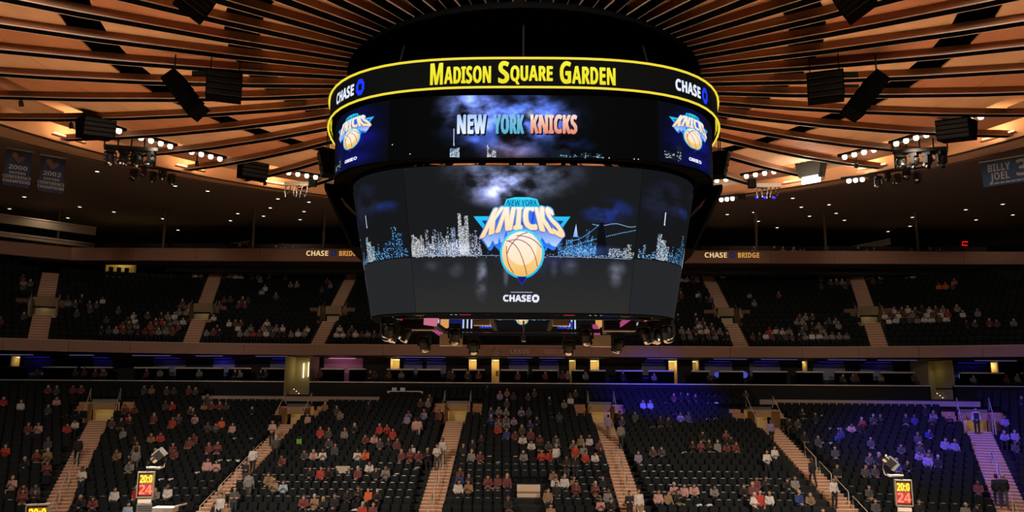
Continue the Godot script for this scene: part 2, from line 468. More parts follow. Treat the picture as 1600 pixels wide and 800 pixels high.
	for d in [[20.4, 0.3], [12.4, 0.24], [17.9, 0.24], [40.2, 0.3]]:
		var o := thing("round_screen_emblem", "round pale blue glowing emblem on a suite wall", "emblem", Vector3(d[0], 9.1, -46.4), 0, "round emblems in the suites")
		var g := Geo.new(); g.lathe([Vector2(0, -0.02), Vector2(d[1], -0.02), Vector2(d[1], 0.02), Vector2(0, 0.02)], Transform3D(Basis(Vector3.RIGHT, PI / 2), Vector3.ZERO), 16)
		gpart(o, "disc", g, glow("emblem blue", Color(0.4, 0.45, 1.0), 0.4))
	var pk := thing("pink_suite_wall", "pink lit suite wall behind dark figures", "wall panel", Vector3(-16.5, 9.3, -46.4))
	var gp := Geo.new(); gp.bx(0, 0, 0, 3.6, 2.2, 0.05); gpart(pk, "panel", gp, mat("pink wall", lin(0.6, 0.3, 0.42), 0.7))
	gp = Geo.new(); gp.bx(0, 1.05, 0.6, 2.4, 0.06, 0.2); gpart(pk, "strip_lamp", gp, glow("pink lamp", Color(1.0, 0.7, 0.85), 0.5))
	omni(Vector3(-16.5, 10.0, -44.8), 0.3, Color(1.0, 0.66, 0.85), 0.3)
	# lit stairwells that cut through the suite front
	for r in gaps:
		var m: float = (r[0] + r[1]) / 2.0
		var yellow := m < 0
		var o := thing("stairwell", "yellow lit stairwell with bright sconce lamps between the suites" if yellow else "olive lit stairwell with curved rail lamps between the suites", "stairwell", Vector3(m, 6.2, -42.0))
		var wm := mat("stairwell wall", lin(0.36, 0.31, 0.18), 0.8)
		var g := Geo.new()
		g.bx(-1.05, 2.1, -1.5, 0.1, 4.2, 3.0); gpart(o, "side_wall", g, wm)
		g = Geo.new(); g.bx(1.05, 2.1, -1.5, 0.1, 4.2, 3.0); gpart(o, "side_wall", g, wm)
		g = Geo.new(); g.bx(0, 2.1, -3.0, 2.2, 4.2, 0.1); gpart(o, "back_wall", g, wm)
		for k in 5:
			g = Geo.new(); g.bx(0, 0.15 + 0.15 * k, -0.2 - 0.35 * k, 1.9, 0.3 + 0.3 * k, 0.35); gpart(o, "step", g, wm)
		for k in 4:
			g = Geo.new(); g.bx(-0.3 + k * 0.22, 1.35 - k * 0.18, -0.3, 0.06, 0.06, 0.06); gpart(o, "rail_lamp", g, glow("rail lamp", Color(1.0, 0.9, 0.5), 2.5))
		if yellow:
			g = Geo.new(); g.bx(0.25, 3.1, -2.85, 0.14, 1.3, 0.08); gpart(o, "sconce", g, glow("sconce", Color(1.0, 0.95, 0.75), 3.0))
			g = Geo.new(); g.bx(-0.25, 3.0, -2.85, 0.06, 1.3, 0.08); gpart(o, "sconce", g, M["sconce"])
		omni(Vector3(m, 9.4, -44.2), 0.26 if yellow else 0.15, Color(1.0, 0.87, 0.5), 0.2)

func text(parent: Node3D, words: String, called: String, at: Vector3, high: float, wide: float, m: Material, bold := true, turn := 0.0) -> MeshInstance3D:
	var tm := TextMesh.new()
	var f := SystemFont.new()
	f.font_names = PackedStringArray(["Droid Sans"]); f.font_weight = 700 if bold else 400
	tm.font = f; tm.text = words; tm.font_size = 64; tm.pixel_size = 1.0 / 46.0; tm.depth = 0.06
	var o := part(parent, called, tm, m, Transform3D(Basis(Vector3.UP, turn).scaled_local(Vector3(high * wide, high, high)), at))
	return o

func upper_stand() -> void:
	var st := setting("upper_stand", "dark steep upper stand across the court")
	for k in 21:
		var z := UZ - k * 0.83; var y := UY + k * 0.5
		var cuts := [[-56.0, -56.0]]
		for s in UPPER_STAIRS:
			if k > 4 and k <= 7:
				var h := u_width(s[0], 1.0, z)
				cuts.append([s[0] - h, s[0] + h])
		cuts.append([56.0, 56.0])
		var g := Geo.new()
		if k > 13: cuts = [[-56.0, -49.5], [-34.5, 56.0]]   # the concourse bar stands in this gap
		for i in cuts.size() - 1:
			if k > 13: break
			step_slab(g, cuts[i][1], cuts[i + 1][0], z + 0.42, z - 0.42, y - 0.9, y)
		if k > 13:
			for c in cuts: step_slab(g, c[0], c[1], z + 0.42, z - 0.42, y - 0.9, y)
		gpart(st, "tier", g, M["stand concrete"])
	var where := ["by the cream door near the fascia bend", "under the bright yellow bar", "half behind the scoreboard", "crowded with dark figures", "by the blocks of white shirts"]
	for i in UPPER_STAIRS.size():
		var s: Array = UPPER_STAIRS[i]
		var o := setting("trim_%d" % (i + 11), "brown stair flight in the upper stand")
		for k in 20:
			if (k > 4 and k <= 7) or (k > 13 and i == 0): continue
			stair_pair(o, s[0], s[1], UZ - k * 0.83, UY + k * 0.5, 0.83, 0.5)
		var p := thing("upper_portal", ["upper stand entrance by a cream door near the fascia bend", "upper stand entrance with tan wall below the dark concourse", "upper stand entrance half behind the hanging screens", "upper stand entrance crowded with dark figures", "upper stand entrance beside rows of white shirts"][i], "entrance", along(s[0], UZ - 4.6 * 0.83) + Vector3.UP * (UY + 4 * 0.5), facing(s[0]))
		var g := Geo.new(); g.bx(0, -0.03, -1.3, 2.0, 0.06, 2.4); gpart(p, "landing", g, M["step"])
		g = Geo.new(); g.bx(0, 1.6, -2.2, 2.0, 0.8, 0.1); gpart(p, "header_panel", g, mat("upper panel", lin(0.30, 0.22, 0.12), 0.8))
		g = Geo.new(); g.bx(0, 0.6, -2.9, 2.0, 1.2, 0.1); gpart(p, "corridor_wall", g, M["cream wall"])
		for q in [-1, 1]:
			g = Geo.new(); g.bx(q * 1.0, 0.6, -1.0, 0.1, 2.4, 2.4); gpart(p, "side_wall", g, mat("upper panel", Color.WHITE))
			g = Geo.new(); g.tube([Vector3(q * 1.1, 0.2, 0.3), Vector3(q * 1.1, 1.0, 0.3), Vector3(q * 1.1, 2.3, -2.2)], 0.03, 6); gpart(p, "slanted_rail", g, M["rail"])
			g = Geo.new(); g.bx(q * 1.6, 0.9, -0.9, 1.1, 1.6, 0.12); gpart(p, "side_panel", g, mat("upper panel brown", lin(0.16, 0.09, 0.055), 0.8))
		if i == 0 or i == 1 or i == 4: omni(p.to_global(Vector3(0, 1.1, -2.5)), 0.05, Color(1.0, 0.9, 0.6), 0.15)

func bridge() -> void:
	var b := setting("wall_bridge", "long brown fascia of the walkway hung over the upper stand")
	for k in 15:
		var g := Geo.new()
		g.bx(-38.5 + k * 5.8, 19.62, -44.0, 5.77, 1.15, 0.5)
		gpart(b, "fascia_panel", g, M["brown fascia"])
	var g := Geo.new(); g.bar(Vector3(-41.4, 19.62, -44.0), Vector3(-47.5, 19.5, -38.0), 0.5, 1.15); gpart(b, "fascia_panel", g, M["brown fascia"])
	g = Geo.new(); g.bx(1.5, 19.4, -46.0, 86, 0.3, 4.0); gpart(b, "deck", g, M["dark wall"])
	g = Geo.new(); g.bx(1.5, 20.5, -48.2, 86, 1.8, 0.2); gpart(b, "back_rail", g, mat("bridge back", lin(0.05, 0.04, 0.035), 0.8))
	for s in [[-17.2, "glowing CHASE BRIDGE lettering partly hidden by the hanging scoreboard"], [19.0, "glowing CHASE BRIDGE lettering in full view on the walkway fascia"]]:
		var o := thing("bridge_sign", s[1], "sign", Vector3(s[0], 19.75, -43.72))
		g = Geo.new(); g.bx(0, 0, 0, 5.2, 0.52, 0.03); var bb := gpart(o, "backlit_board", g, glow("sign board", Color(0.55, 0.32, 0.16), 0.22))
		text(bb, "CHASE", "chase_letters", Vector3(-1.5, 0, 0.03), 0.46, 1.05, glow("sign letters", Color(1.0, 0.86, 0.62), 0.8))
		text(bb, "BRIDGE", "bridge_letters", Vector3(1.45, 0, 0.03), 0.46, 0.85, glow("sign letters dim", Color(1.0, 0.72, 0.36), 0.6))
		octagon(bb, Vector3(0.0, 0, 0.05), 0.26, glow("sign blue", Color(0.08, 0.2, 0.6), 0.3))
	# galleries beyond: parapets and sloping stair walls
	for q in [[Vector3(-50, 22.3, -37), Vector3(-40.5, 22.1, -46), 0.7], [Vector3(-50, 20.9, -37), Vector3(-40.5, 20.7, -46), 0.35], [Vector3(-36.5, 20.2, -50), Vector3(-27.5, 21.9, -51), 0.5], [Vector3(28, 20.4, -49.5), Vector3(36, 22.1, -49.5), 0.5], [Vector3(30, 20.0, -48.8), Vector3(37.5, 20.9, -48.8), 0.4], [Vector3(14, 21.6, -52), Vector3(28, 21.6, -52), 0.5], [Vector3(-30, 21.4, -53), Vector3(-12, 21.4, -53), 0.5]]:
		var o := thing("gallery_parapet", "dim beige parapet of the gallery behind the walkway", "parapet", (q[0] + q[1]) / 2, 0, "gallery parapets")
		g = Geo.new(); g.bar(q[0] - o.position, q[1] - o.position, 0.25, q[2]); var pw := gpart(o, "wall", g, M["beige parapet"])
		g = Geo.new(); g.bar(q[0] - o.position + Vector3.UP * (q[2] / 2 + 0.05), q[1] - o.position + Vector3.UP * (q[2] / 2 + 0.05), 0.35, 0.1); gpart(pw, "cap", g, M["pale ledge"])
	var gs := setting("upper_gallery", "dark stepped gallery behind the walkway")
	for k in 5:
		g = Geo.new(); g.bx(3.0, 19.4 + k * 0.45, -50.0 - k * 1.6, 76, 1.2, 1.6); gpart(gs, "tier", g, M["stand concrete"])
	# lit bars of the concourse, seen under the walkway
	for q in [[-39.9, 2.6, "wide yellow lit concourse bar with dark stools above the upper stand", -50.0, 0.4]]:
		var o := thing("concourse_bar", q[2], "bar", Vector3(q[0], 18.3, q[3]), q[4])
		g = Geo.new(); g.bx(0, 1.0, -1.2, q[1], 1.9, 0.1); g.bx(-q[1] / 2, 1.0, -0.6, 0.1, 1.9, 1.2); g.bx(q[1] / 2, 1.0, -0.6, 0.1, 1.9, 1.2); gpart(o, "room_wall", g, M["cream wall"])
		g = Geo.new(); g.bx(0, 0.35, 0, q[1] + 3.0, 0.3, 0.2); gpart(o, "counter", g, M["dark wall"])
		for i in 3:
			g = Geo.new(); g.bx(-0.8 + i * 0.7, 0.75, 0.15, 0.4, 0.45, 0.06); g.bx(-0.8 + i * 0.7, 0.5, 0.0, 0.4, 0.05, 0.3); gpart(o, "stool", g, M["black metal"])
		g = Geo.new(); g.bx(0, 1.9, -0.7, q[1] * 0.6, 0.05, 0.3); gpart(o, "ceiling_lamp", g, glow("bar lamp", Color(1.0, 0.88, 0.5), 1.5))
		omni(o.to_global(Vector3(0, 1.6, -0.5)), 0.35, Color(1.0, 0.85, 0.45), 0.2)
	for q in [-43.2, -33.3, -25.0, -18.4, 21.5, 27.8, 36.2]:
		var o := thing("hanger_post", "thin brown post from the walkway up to the dark soffit", "post", Vector3(q, 20.2, -44.6), 0, "posts that carry the walkway")
		g = Geo.new(); g.tube([Vector3(0, 0, 0), Vector3(0, 3.8, 0)], 0.13, 8); gpart(o, "post", g, mat("post", lin(0.14, 0.10, 0.07), 0.6))
		g = Geo.new(); g.bx(0, 0.06, 0, 0.5, 0.12, 0.5); gpart(o, "base_plate", g, M["black metal"])

func octagon(parent: Node3D, at: Vector3, r: float, m: Material) -> void:   # four bevelled bars around a square hole
	for k in 4:
		var b := Basis(Vector3.BACK, k * PI / 2)
		var g := Geo.new()
		var p := [Vector3(-0.42, 1.0, 0), Vector3(0.42 - 0.84 * 0.0, 1.0, 0), Vector3(1.0, 0.42, 0), Vector3(-0.42, 0.42, 0)]
		var q := []
		for z in [0.02, -0.02]:
			for e in [p[3], p[2], p[1], p[0]]:
				q.append(b * (e * r) * Vector3(1, 1, 0) + Vector3(0, 0, z))
		g.quad(q[0], q[1], q[2], q[3])
		for i in 4: g.quad(q[(i + 1) % 4], q[i], q[i + 4], q[(i + 1) % 4 + 4])
		gpart(parent, "emblem_piece", g, m, Transform3D(Basis(), at))

func dish(r: float) -> float:   # height of the hung ceiling: a shallow bowl, lowest in the middle
	return 18.97 + 0.00245 * r * r

func wedge(g: Geo, r0: float, r1: float, y_off: float, thick: float, inset: float, n := 1) -> void:
	var t := tan(deg_to_rad(3.75))
	for i in n:
		var a := lerpf(r0, r1, float(i) / n); var b := lerpf(r0, r1, float(i + 1) / n)
		var wa := a * t - inset; var wb := b * t - inset
		var ya := dish(a) + y_off; var yb := dish(b) + y_off
		g.hexa([Vector3(-wa, ya, -a), Vector3(wa, ya, -a), Vector3(wb, yb, -b), Vector3(-wb, yb, -b), Vector3(-wa, ya + thick, -a), Vector3(wa, ya + thick, -a), Vector3(wb, yb + thick, -b), Vector3(-wb, yb + thick, -b)])

func strip(r0: float, r1: float, x0: float, x1: float, y_off: float, thick: float) -> Geo:
	var g := Geo.new()
	for i in 5:
		var a := lerpf(r0, r1, i / 5.0); var b := lerpf(r0, r1, (i + 1) / 5.0)
		var ya := dish(a) + y_off; var yb := dish(b) + y_off
		g.hexa([Vector3(x0, ya, -a), Vector3(x1, ya, -a), Vector3(x1, yb, -b), Vector3(x0, yb, -b), Vector3(x0, ya + thick, -a), Vector3(x1, ya + thick, -a), Vector3(x1, yb + thick, -b), Vector3(x0, yb + thick, -b)])
	return g

func ceiling() -> void:
	var c := setting("ceiling", "round tan ceiling of radial panels and black edged ribs")
	var spans := [[6.05, 9.05], [10.15, 14.0], [15.25, 18.1], [18.14, 21.0], [22.3, 24.8]]
	var pm := []
	for s in spans:
		var g := Geo.new(); wedge(g, s[0], s[1], 0.0, 0.06, 0.2, 2); pm.append(g.mesh())
	var outer := Geo.new(); wedge(outer, 27.3, 33.4, 0.0, 0.12, 0.01, 2)
	var om := outer.mesh()
	var rib := strip(6.0, 27.0, -0.21, 0.21, -0.25, 0.25).mesh(M["brown rib"])
	var bottom := strip(5.98, 27.0, -0.195, 0.195, -0.27, 0.025).mesh(M["black"])
	var tl := strip(5.98, 27.0, -0.225, -0.195, -0.275, 0.03).mesh(M["edge trim"])
	var tr := strip(5.98, 27.0, 0.195, 0.225, -0.275, 0.03).mesh(M["edge trim"])
	for k in 48:
		var b := Transform3D(Basis(Vector3.UP, -deg_to_rad(7.5 * k + 1.17)), Vector3.ZERO)
		var m: Material = M["tan ceiling panel"] if k % 2 == 0 else M["red ceiling panel"]
		for q in pm: part(c, "panel", q, m, b)
		part(c, "outer_panel", om, M["tan ceiling panel"], b)
		b = Transform3D(Basis(Vector3.UP, -deg_to_rad(7.5 * k + 1.17 + 3.75)), Vector3.ZERO)
		part(c, "rib", rib, null, b); part(c, "rib_underside", bottom, null, b); part(c, "edge_strip", tl, null, b); part(c, "edge_strip", tr, null, b)
	var g := Geo.new()
	g.lathe([Vector2(34.5, 22.2), Vector2(34.5, 23.4), Vector2(0, 23.4)], Transform3D(), 48)
	gpart(c, "roof_deck", g, M["black"])
	# black hub over the scoreboard
	g = Geo.new(); g.lathe([Vector2(6.0, 18.6), Vector2(6.0, 23.2)], Transform3D(), 48); gpart(c, "hub_drum", g, M["black"])
	g = Geo.new(); g.lathe([Vector2(6.05, 18.5), Vector2(6.2, 18.5), Vector2(6.2, 18.62), Vector2(6.05, 18.62)], Transform3D(), 48); gpart(c, "hub_rim", g, M["black"])
	# rim ring between the ribs and the outer band, with an inner cove face
	g = Geo.new(); g.lathe([Vector2(27.0, dish(27) + 1.1), Vector2(27.0, dish(27) - 0.4), Vector2(27.3, dish(27) - 0.4), Vector2(27.3, dish(27) + 0.1)], Transform3D(), 96); gpart(c, "rim_ring", g, M["tan ceiling panel"])
	g = Geo.new(); g.lathe([Vector2(26.98, dish(27) - 0.42), Vector2(27.32, dish(27) - 0.42), Vector2(27.32, dish(27) - 0.33)], Transform3D(), 96); gpart(c, "rim_edge", g, mat("rim edge", lin(0.05, 0.025, 0.015), 0.6))
	g = Geo.new(); g.lathe([Vector2(27.0, dish(27) + 1.1), Vector2(24.0, dish(27) + 1.1)], Transform3D(), 96); gpart(c, "cove_roof", g, M["tan ceiling panel"])
	g = Geo.new(); g.lathe([Vector2(33.4, dish(33.4) - 0.05), Vector2(33.7, dish(33.4) - 0.05), Vector2(33.7, 24.2)], Transform3D(), 96); gpart(c, "outer_edge", g, M["brown fascia"])
	g = Geo.new(); g.lathe([Vector2(72.2, 24.0), Vector2(33.6, 24.0)], Transform3D(), 64); g.lathe([Vector2(33.6, 24.4), Vector2(72.2, 24.4)], Transform3D(), 64); gpart(c, "soffit", g, M["dark soffit"])
	# recessed downlights in the dark soffit
	var dm: Material = glow("downlight", Color(1.0, 0.95, 0.86), 2.6)
	var lamp := Geo.new(); lamp.lathe([Vector2(0, -0.05), Vector2(0.15, -0.04), Vector2(0.16, 0.0)], Transform3D(), 12)
	var trim := Geo.new(); trim.lathe([Vector2(0.16, -0.05), Vector2(0.22, -0.04), Vector2(0.22, 0.0)], Transform3D(), 12)
	var first: Node3D
	for q in "-43.5,-39.6 -47.9,-44.4 -40.8,-43.5 -38.7,-45.6 -44.7,-48.4 -35.4,-48.6 -26.5,-37.3 -21.4,-40.0 -23.2,-43.6 -20.5,-45.1 -25.0,-47.2 -27.1,-46.1 -29.0,-49.4 -19.0,-41.2 -21.9,-48.8 -36.4,-54.4 -32.6,-31.2 -30.8,-33.2 -28.5,-35.6 -27.7,-31.9 23.1,-39.1 25.0,-42.5 27.1,-41.5 29.1,-45.0 31.1,-48.1 27.1,-46.3 21.4,-44.7 23.0,-48.7 25.8,-51.8 19.2,-45.7 36.9,-46.6 40.1,-43.3 42.1,-41.1 45.6,-45.4 43.5,-47.7 38.7,-50.8 37.8,-53.6".split(" "):
		var a := q.split_floats(",")
		var at := Vector3(a[0], 23.99, a[1])
		if first == null:
			first = thing("recessed_downlight", "small bright downlight in the dark soffit", "downlight", at, 0, "downlights in the soffit")
			gpart(first, "lens", lamp, dm); gpart(first, "trim_ring", trim, M["black metal"])
		else:
			copy(first, at)
	for q in [[-43, -42], [-30, -38], [-36, -50], [-22, -46], [22, -45], [30, -40], [43, -43], [37, -50]]:
		spot(Vector3(q[0], 23.8, q[1]), Vector3(q[0], 0, q[1]), 6.0, 70.0, Color(1.0, 0.9, 0.78), 0.16, 1.0)
	# lamp rows in the outer slots
	var row: Node3D
	for k in [-9, -8, -7, -5, -4, 4, 5, 7, 8, 9]:
		var ang := -deg_to_rad(7.5 * k + 1.17)
		var at := Basis(Vector3.UP, ang) * Vector3(0, dish(21.7) - 0.02, -21.7)
		if row == null:
			row = thing("lamp_row", "row of four bright round lamps in a ceiling slot", "ceiling lamp", at, ang, "lamp rows in the ceiling slots")
			for j in 4:
				var l := Geo.new(); l.lathe([Vector2(0, -0.22), Vector2(0.09, -0.2), Vector2(0.13, -0.12), Vector2(0.12, 0.0)], Transform3D(Basis(), Vector3(-0.81 + j * 0.54, 0, 0)), 12)
				gpart(row, "bulb", l, glow("slot lamp", Color(1.0, 0.93, 0.82), 4.0))
			var h := Geo.new(); h.bx(0, 0.06, 0, 2.3, 0.12, 0.26); gpart(row, "housing", h, M["black metal"])
		else:
			row = copy(row, at, ang)
		spot(at + Vector3(0, -0.3, 0), Vector3(at.x * 1.15, 0, at.z * 1.15), 34.0, 62.0, Color(1.0, 0.92, 0.82), 0.3, 1.0)
	# cove lamps behind the rim
	for k in [-8.5, -6.5, -5.0, 5.1, 6.4, 8.4]:
		var ang := -deg_to_rad(7.5 * k + 1.17)
		var o := thing("cove_lamp", "warm tube lamp hidden in the ceiling rim cove", "lamp", Basis(Vector3.UP, ang) * Vector3(0, dish(27) - 0.15, -26.6), ang, "cove lamps at the ceiling rim")
		var t := Geo.new(); t.tube([Vector3(-0.8, 0, 0), Vector3(0.8, 0, 0)], 0.05, 8); gpart(o, "tube", t, glow("cove tube", Color(1.0, 0.85, 0.66), 2.0))
		t = Geo.new(); t.bx(0, -0.1, 0, 1.8, 0.06, 0.2); gpart(o, "tray", t, M["brown rib"])
		omni(o.position + Vector3(0, 0.3, 0) * 1.0 + o.basis.z * 0.4, 2.2, Color(1.0, 0.82, 0.6), 0.3)

# ---- pictures shown on the screens: a small painter that fills triangles row by row
class Paint:
	var im: Image
	var w: int
	var h: int
	var glyphs := {}
	func _init(w_: int, h_: int, col: Color) -> void:
		w = w_; h = h_
		im = Image.create(w, h, false, Image.FORMAT_RGB8)
		im.fill(col)
	func tri(a: Vector2, b: Vector2, c: Vector2, c0: Color, c1: Color, y0: float, y1: float) -> void:
		var p := [a, b, c]
		p.sort_custom(func(q, r): return q.y < r.y)
		var lo := maxi(0, int(floor(p[0].y))); var hi := mini(h - 1, int(ceil(p[2].y)))
		for y in range(lo, hi + 1):
			var yy := y + 0.5
			if yy < p[0].y or yy > p[2].y: continue
			var t: float = (yy - p[0].y) / maxf(p[2].y - p[0].y, 1e-6)
			var xa: float = lerpf(p[0].x, p[2].x, t)
			var xb: float
			if yy < p[1].y: xb = lerpf(p[0].x, p[1].x, (yy - p[0].y) / maxf(p[1].y - p[0].y, 1e-6))
			else: xb = lerpf(p[1].x, p[2].x, (yy - p[1].y) / maxf(p[2].y - p[1].y, 1e-6))
			var l := int(round(minf(xa, xb))); var r := int(round(maxf(xa, xb)))
			if r <= l: r = l + 1
			l = clampi(l, 0, w); r = clampi(r, 0, w)
			if r > l: im.fill_rect(Rect2i(l, y, r - l, 1), c0.lerp(c1, clampf((yy - y0) / (y1 - y0), 0, 1)))
	func poly(pts: PackedVector2Array, c0: Color, c1: Color) -> void:
		var y0 := 1e9; var y1 := -1e9
		for q in pts: y0 = minf(y0, q.y); y1 = maxf(y1, q.y)
		var ix := Geometry2D.triangulate_polygon(pts)
		for i in range(0, ix.size(), 3): tri(pts[ix[i]], pts[ix[i + 1]], pts[ix[i + 2]], c0, c1, y0, y1 + 0.001)
	func disc(c: Vector2, r: float, c0: Color, c1: Color, squash := 1.0) -> void:
		var pts := PackedVector2Array()
		for k in 40: pts.append(c + Vector2(cos(TAU * k / 40) * r * squash, sin(TAU * k / 40) * r))
		poly(pts, c0, c1)
	func line(a: Vector2, b: Vector2, t: float, col: Color) -> void:
		var s := (b - a).normalized().orthogonal() * t / 2
		poly(PackedVector2Array([a + s, b + s, b - s, a - s]), col, col)
	func dot(x: float, y: float, s: int, col: Color) -> void:
		im.fill_rect(Rect2i(int(x), int(y), s, s).intersection(Rect2i(0, 0, w, h)), col)
	func words(txt: String, map: Callable, c0: Color, c1: Color, y0: float, y1: float) -> void:   # map takes a place in the unit square of the written line
		if not glyphs.has(txt):
			var tm := TextMesh.new(); var f := SystemFont.new()
			f.font_names = PackedStringArray(["Droid Sans"]); f.font_weight = 700
			tm.font = f; tm.text = txt; tm.font_size = 64; tm.depth = 0.0; tm.pixel_size = 0.01
			var a := tm.surface_get_arrays(0)
			var v: PackedVector3Array = a[Mesh.ARRAY_VERTEX]
			var ix: PackedInt32Array = a[Mesh.ARRAY_INDEX]
			var lo := Vector2(1e9, 1e9); var hi := -lo
			for q in v: lo = lo.min(Vector2(q.x, q.y)); hi = hi.max(Vector2(q.x, q.y))
			var out := PackedVector2Array()
			for i in ix: out.append(Vector2((v[i].x - lo.x) / (hi.x - lo.x), 1.0 - (v[i].y - lo.y) / (hi.y - lo.y)))
			glyphs[txt] = out
		var g: PackedVector2Array = glyphs[txt]
		for i in range(0, g.size(), 3): tri(map.call(g[i]), map.call(g[i + 1]), map.call(g[i + 2]), c0, c1, y0, y1)
	func label(txt: String, r: Rect2, c0: Color, c1: Color, fat := 0.0) -> void:
		var offs := [Vector2.ZERO]
		if fat > 0: offs = [Vector2(-fat, 0), Vector2(fat, 0), Vector2(0, -fat), Vector2(0, fat)]
		for o in offs:
			words(txt, func(p): return r.position + r.size * p + o, c0, c1, r.position.y, r.end.y)
	func haze(c: Vector2, rad: Vector2, col: Color, noise: FastNoiseLite, bite: float) -> void:   # a soft cloud in the moving picture
		for y in range(maxi(0, int(c.y - rad.y)), mini(h, int(c.y + rad.y))):
			for x in range(maxi(0, int(c.x - rad.x)), mini(w, int(c.x + rad.x))):
				var d := Vector2((x - c.x) / rad.x, (y - c.y) / rad.y).length_squared()
				if d >= 1.0: continue
				var k := (1.0 - d) * (1.0 - d) * clampf(0.6 + bite * noise.get_noise_2d(x, y * 1.6), 0, 1.5)
				var p := im.get_pixel(x, y)
				im.set_pixel(x, y, Color(minf(1, p.r + col.r * k), minf(1, p.g + col.g * k), minf(1, p.b + col.b * k)))

func team_logo(c: Paint, o: Vector2, s: float, sx := 1.0) -> void:   # o: where the middle of the ball stands, s: pixels per unit
	var P := func(x: float, y: float) -> Vector2: return o + Vector2((x - 447.0) * sx, y - 410.0) * s
	var cyan := Color8(40, 200, 250); var blue := Color8(30, 60, 215); var navy := Color8(28, 22, 110)
	c.poly(PackedVector2Array([P.call(110, 168), P.call(785, 168), P.call(450, 612)]), cyan, blue)
	c.poly(PackedVector2Array([P.call(165, 195), P.call(735, 195), P.call(450, 590)]), Color8(20, 60, 130), navy)
	# solid depth of the arched word
	var word := func(p: Vector2, k: float, fx: float, fy: float) -> Vector2:
		var top := Vector2(lerpf(262, 645, p.x), 96.0 + 22.0 * pow(2 * p.x - 1, 2))
		var bot := Vector2(lerpf(148, 760, p.x), 252.0 + 62.0 * pow(2 * p.x - 1, 2))
		var q := top.lerp(bot, p.y)
		q = q.lerp(Vector2(447, 700), k)
		return P.call(q.x + fx, q.y + fy)
	for i in range(9, 0, -1):
		var k := i * 0.022
		for e in [[-7, 0], [7, 0], [0, 7]]:
			c.words("KNICKS", func(p): return word.call(p, k, e[0], e[1]), blue, Color8(50, 130, 245), P.call(0, 200).y, P.call(0, 380).y)
	for i in range(7, 0, -1):
		c.words("KNICKS", func(p): return word.call(p, i * 0.022, 0, 0), Color8(60, 110, 235), Color8(205, 225, 255), P.call(0, 200).y, P.call(0, 370).y)
	for e in [[-13, 0], [13, 0], [0, -12], [0, 10], [-9, -9], [9, -9]]:
		c.words("KNICKS", func(p): return word.call(p, 0.0, e[0], e[1]), Color8(90, 210, 255), blue, P.call(0, 80).y, P.call(0, 320).y)
	for e in [[-8, 0], [8, 0], [0, -6], [0, 6]]:
		c.words("KNICKS", func(p): return word.call(p, 0.0, e[0], e[1]), Color8(255, 200, 185), Color8(250, 190, 110), P.call(0, 80).y, P.call(0, 320).y)
	for e in [[-4, 0], [4, 0], [0, -3], [0, 3]]: c.words("KNICKS", func(p): return word.call(p, 0.0, e[0], e[1]), Color8(255, 252, 248), Color8(255, 222, 160), P.call(0, 90).y, P.call(0, 310).y)
	# small word above
	c.poly(PackedVector2Array([P.call(318, 108), P.call(340, 58), P.call(400, 45), P.call(495, 45), P.call(552, 58), P.call(574, 108)]), Color8(60, 225, 250), Color8(30, 190, 225))
	c.words("NEW YORK", func(p): return P.call(lerpf(lerpf(352, 338, p.y), lerpf(542, 556, p.y), p.x), lerpf(62, 100, p.y)), Color8(25, 100, 170), Color8(25, 110, 170), 0, 9999)
	# ball
	c.disc(o, 160 * s, Color8(80, 215, 250), Color8(40, 190, 235), sx)
	c.disc(o, 145 * s, Color8(255, 243, 232), Color8(247, 190, 95), sx)
	c.disc(o + Vector2(0, -35 * s), 108 * s, Color8(255, 246, 238), Color8(254, 232, 190), sx)
	var seam := Color8(150, 70, 70)
	var arcs := [[Vector2(-110, -85), Vector2(-15, -70), Vector2(20, 60), Vector2(35, 135)], [Vector2(-105, 0), Vector2(-85, -70), Vector2(-20, -130), Vector2(40, -138)], [Vector2(-100, -80), Vector2(30, -130), Vector2(95, -20), Vector2(115, 80)], [Vector2(-40, -118), Vector2(60, -120), Vector2(120, -70), Vector2(138, -40)], [Vector2(-108, -50), Vector2(-115, 40), Vector2(-85, 100), Vector2(-60, 125)]]
	for a in arcs:
		var last: Vector2 = a[0]
		for i in range(1, 13):
			var t := i / 12.0
			var q: Vector2 = a[0].bezier_interpolate(a[1], a[2], a[3], t)
			c.line(o + Vector2(last.x * sx, last.y) * s, o + Vector2(q.x * sx, q.y) * s, maxf(1.5, 5 * s), seam)
			last = q
	c.poly(PackedVector2Array([P.call(412, 558), P.call(484, 558), P.call(450, 606)]), navy, navy)

func bank_mark(c: Paint, at: Vector2, r: float, col: Color, hole: Color) -> void:
	var p := PackedVector2Array()
	for k in 8: p.append(at + Vector2(cos(TAU * (k + 0.5) / 8), sin(TAU * (k + 0.5) / 8)) * r)
	c.poly(p, col, col)
	c.poly(PackedVector2Array([at + Vector2(-r, -r) * 0.36, at + Vector2(r, -r) * 0.36, at + Vector2(r, r) * 0.36, at + Vector2(-r, r) * 0.36]), hole, hole)
	for k in 4:
		var b := Vector2(0.36, -0.36).rotated(k * PI / 2) * r; var e := Vector2(0.36, -1.0).rotated(k * PI / 2) * r
		c.line(b, e, maxf(1.0, r * 0.1), hole)

func city(c: Paint, x0: float, x1: float, base: float, high: float, tint: Color, dense: float) -> void:
	var x := x0
	while x < x1:
		var bw := rng.randf_range(7, 22); var bh := high * rng.randf_range(0.25, 1.0)
		c.im.fill_rect(Rect2i(int(x), int(base - bh), int(bw) - 1, int(bh)), Color(tint.r, tint.g, tint.b) * (0.12 + 0.5 * dense * dense))
		for yy in range(int(base - bh), int(base), 4):
			for xx in range(int(x), int(x + bw - 3), 4):
				if rng.randf() < dense * (0.6 + 0.6 * (yy - base + bh) / bh):
					var k := rng.randf_range(0.7, 1.5)
					c.dot(xx, yy, 3, Color(tint.r * k, tint.g * k, tint.b * k))
		x += bw

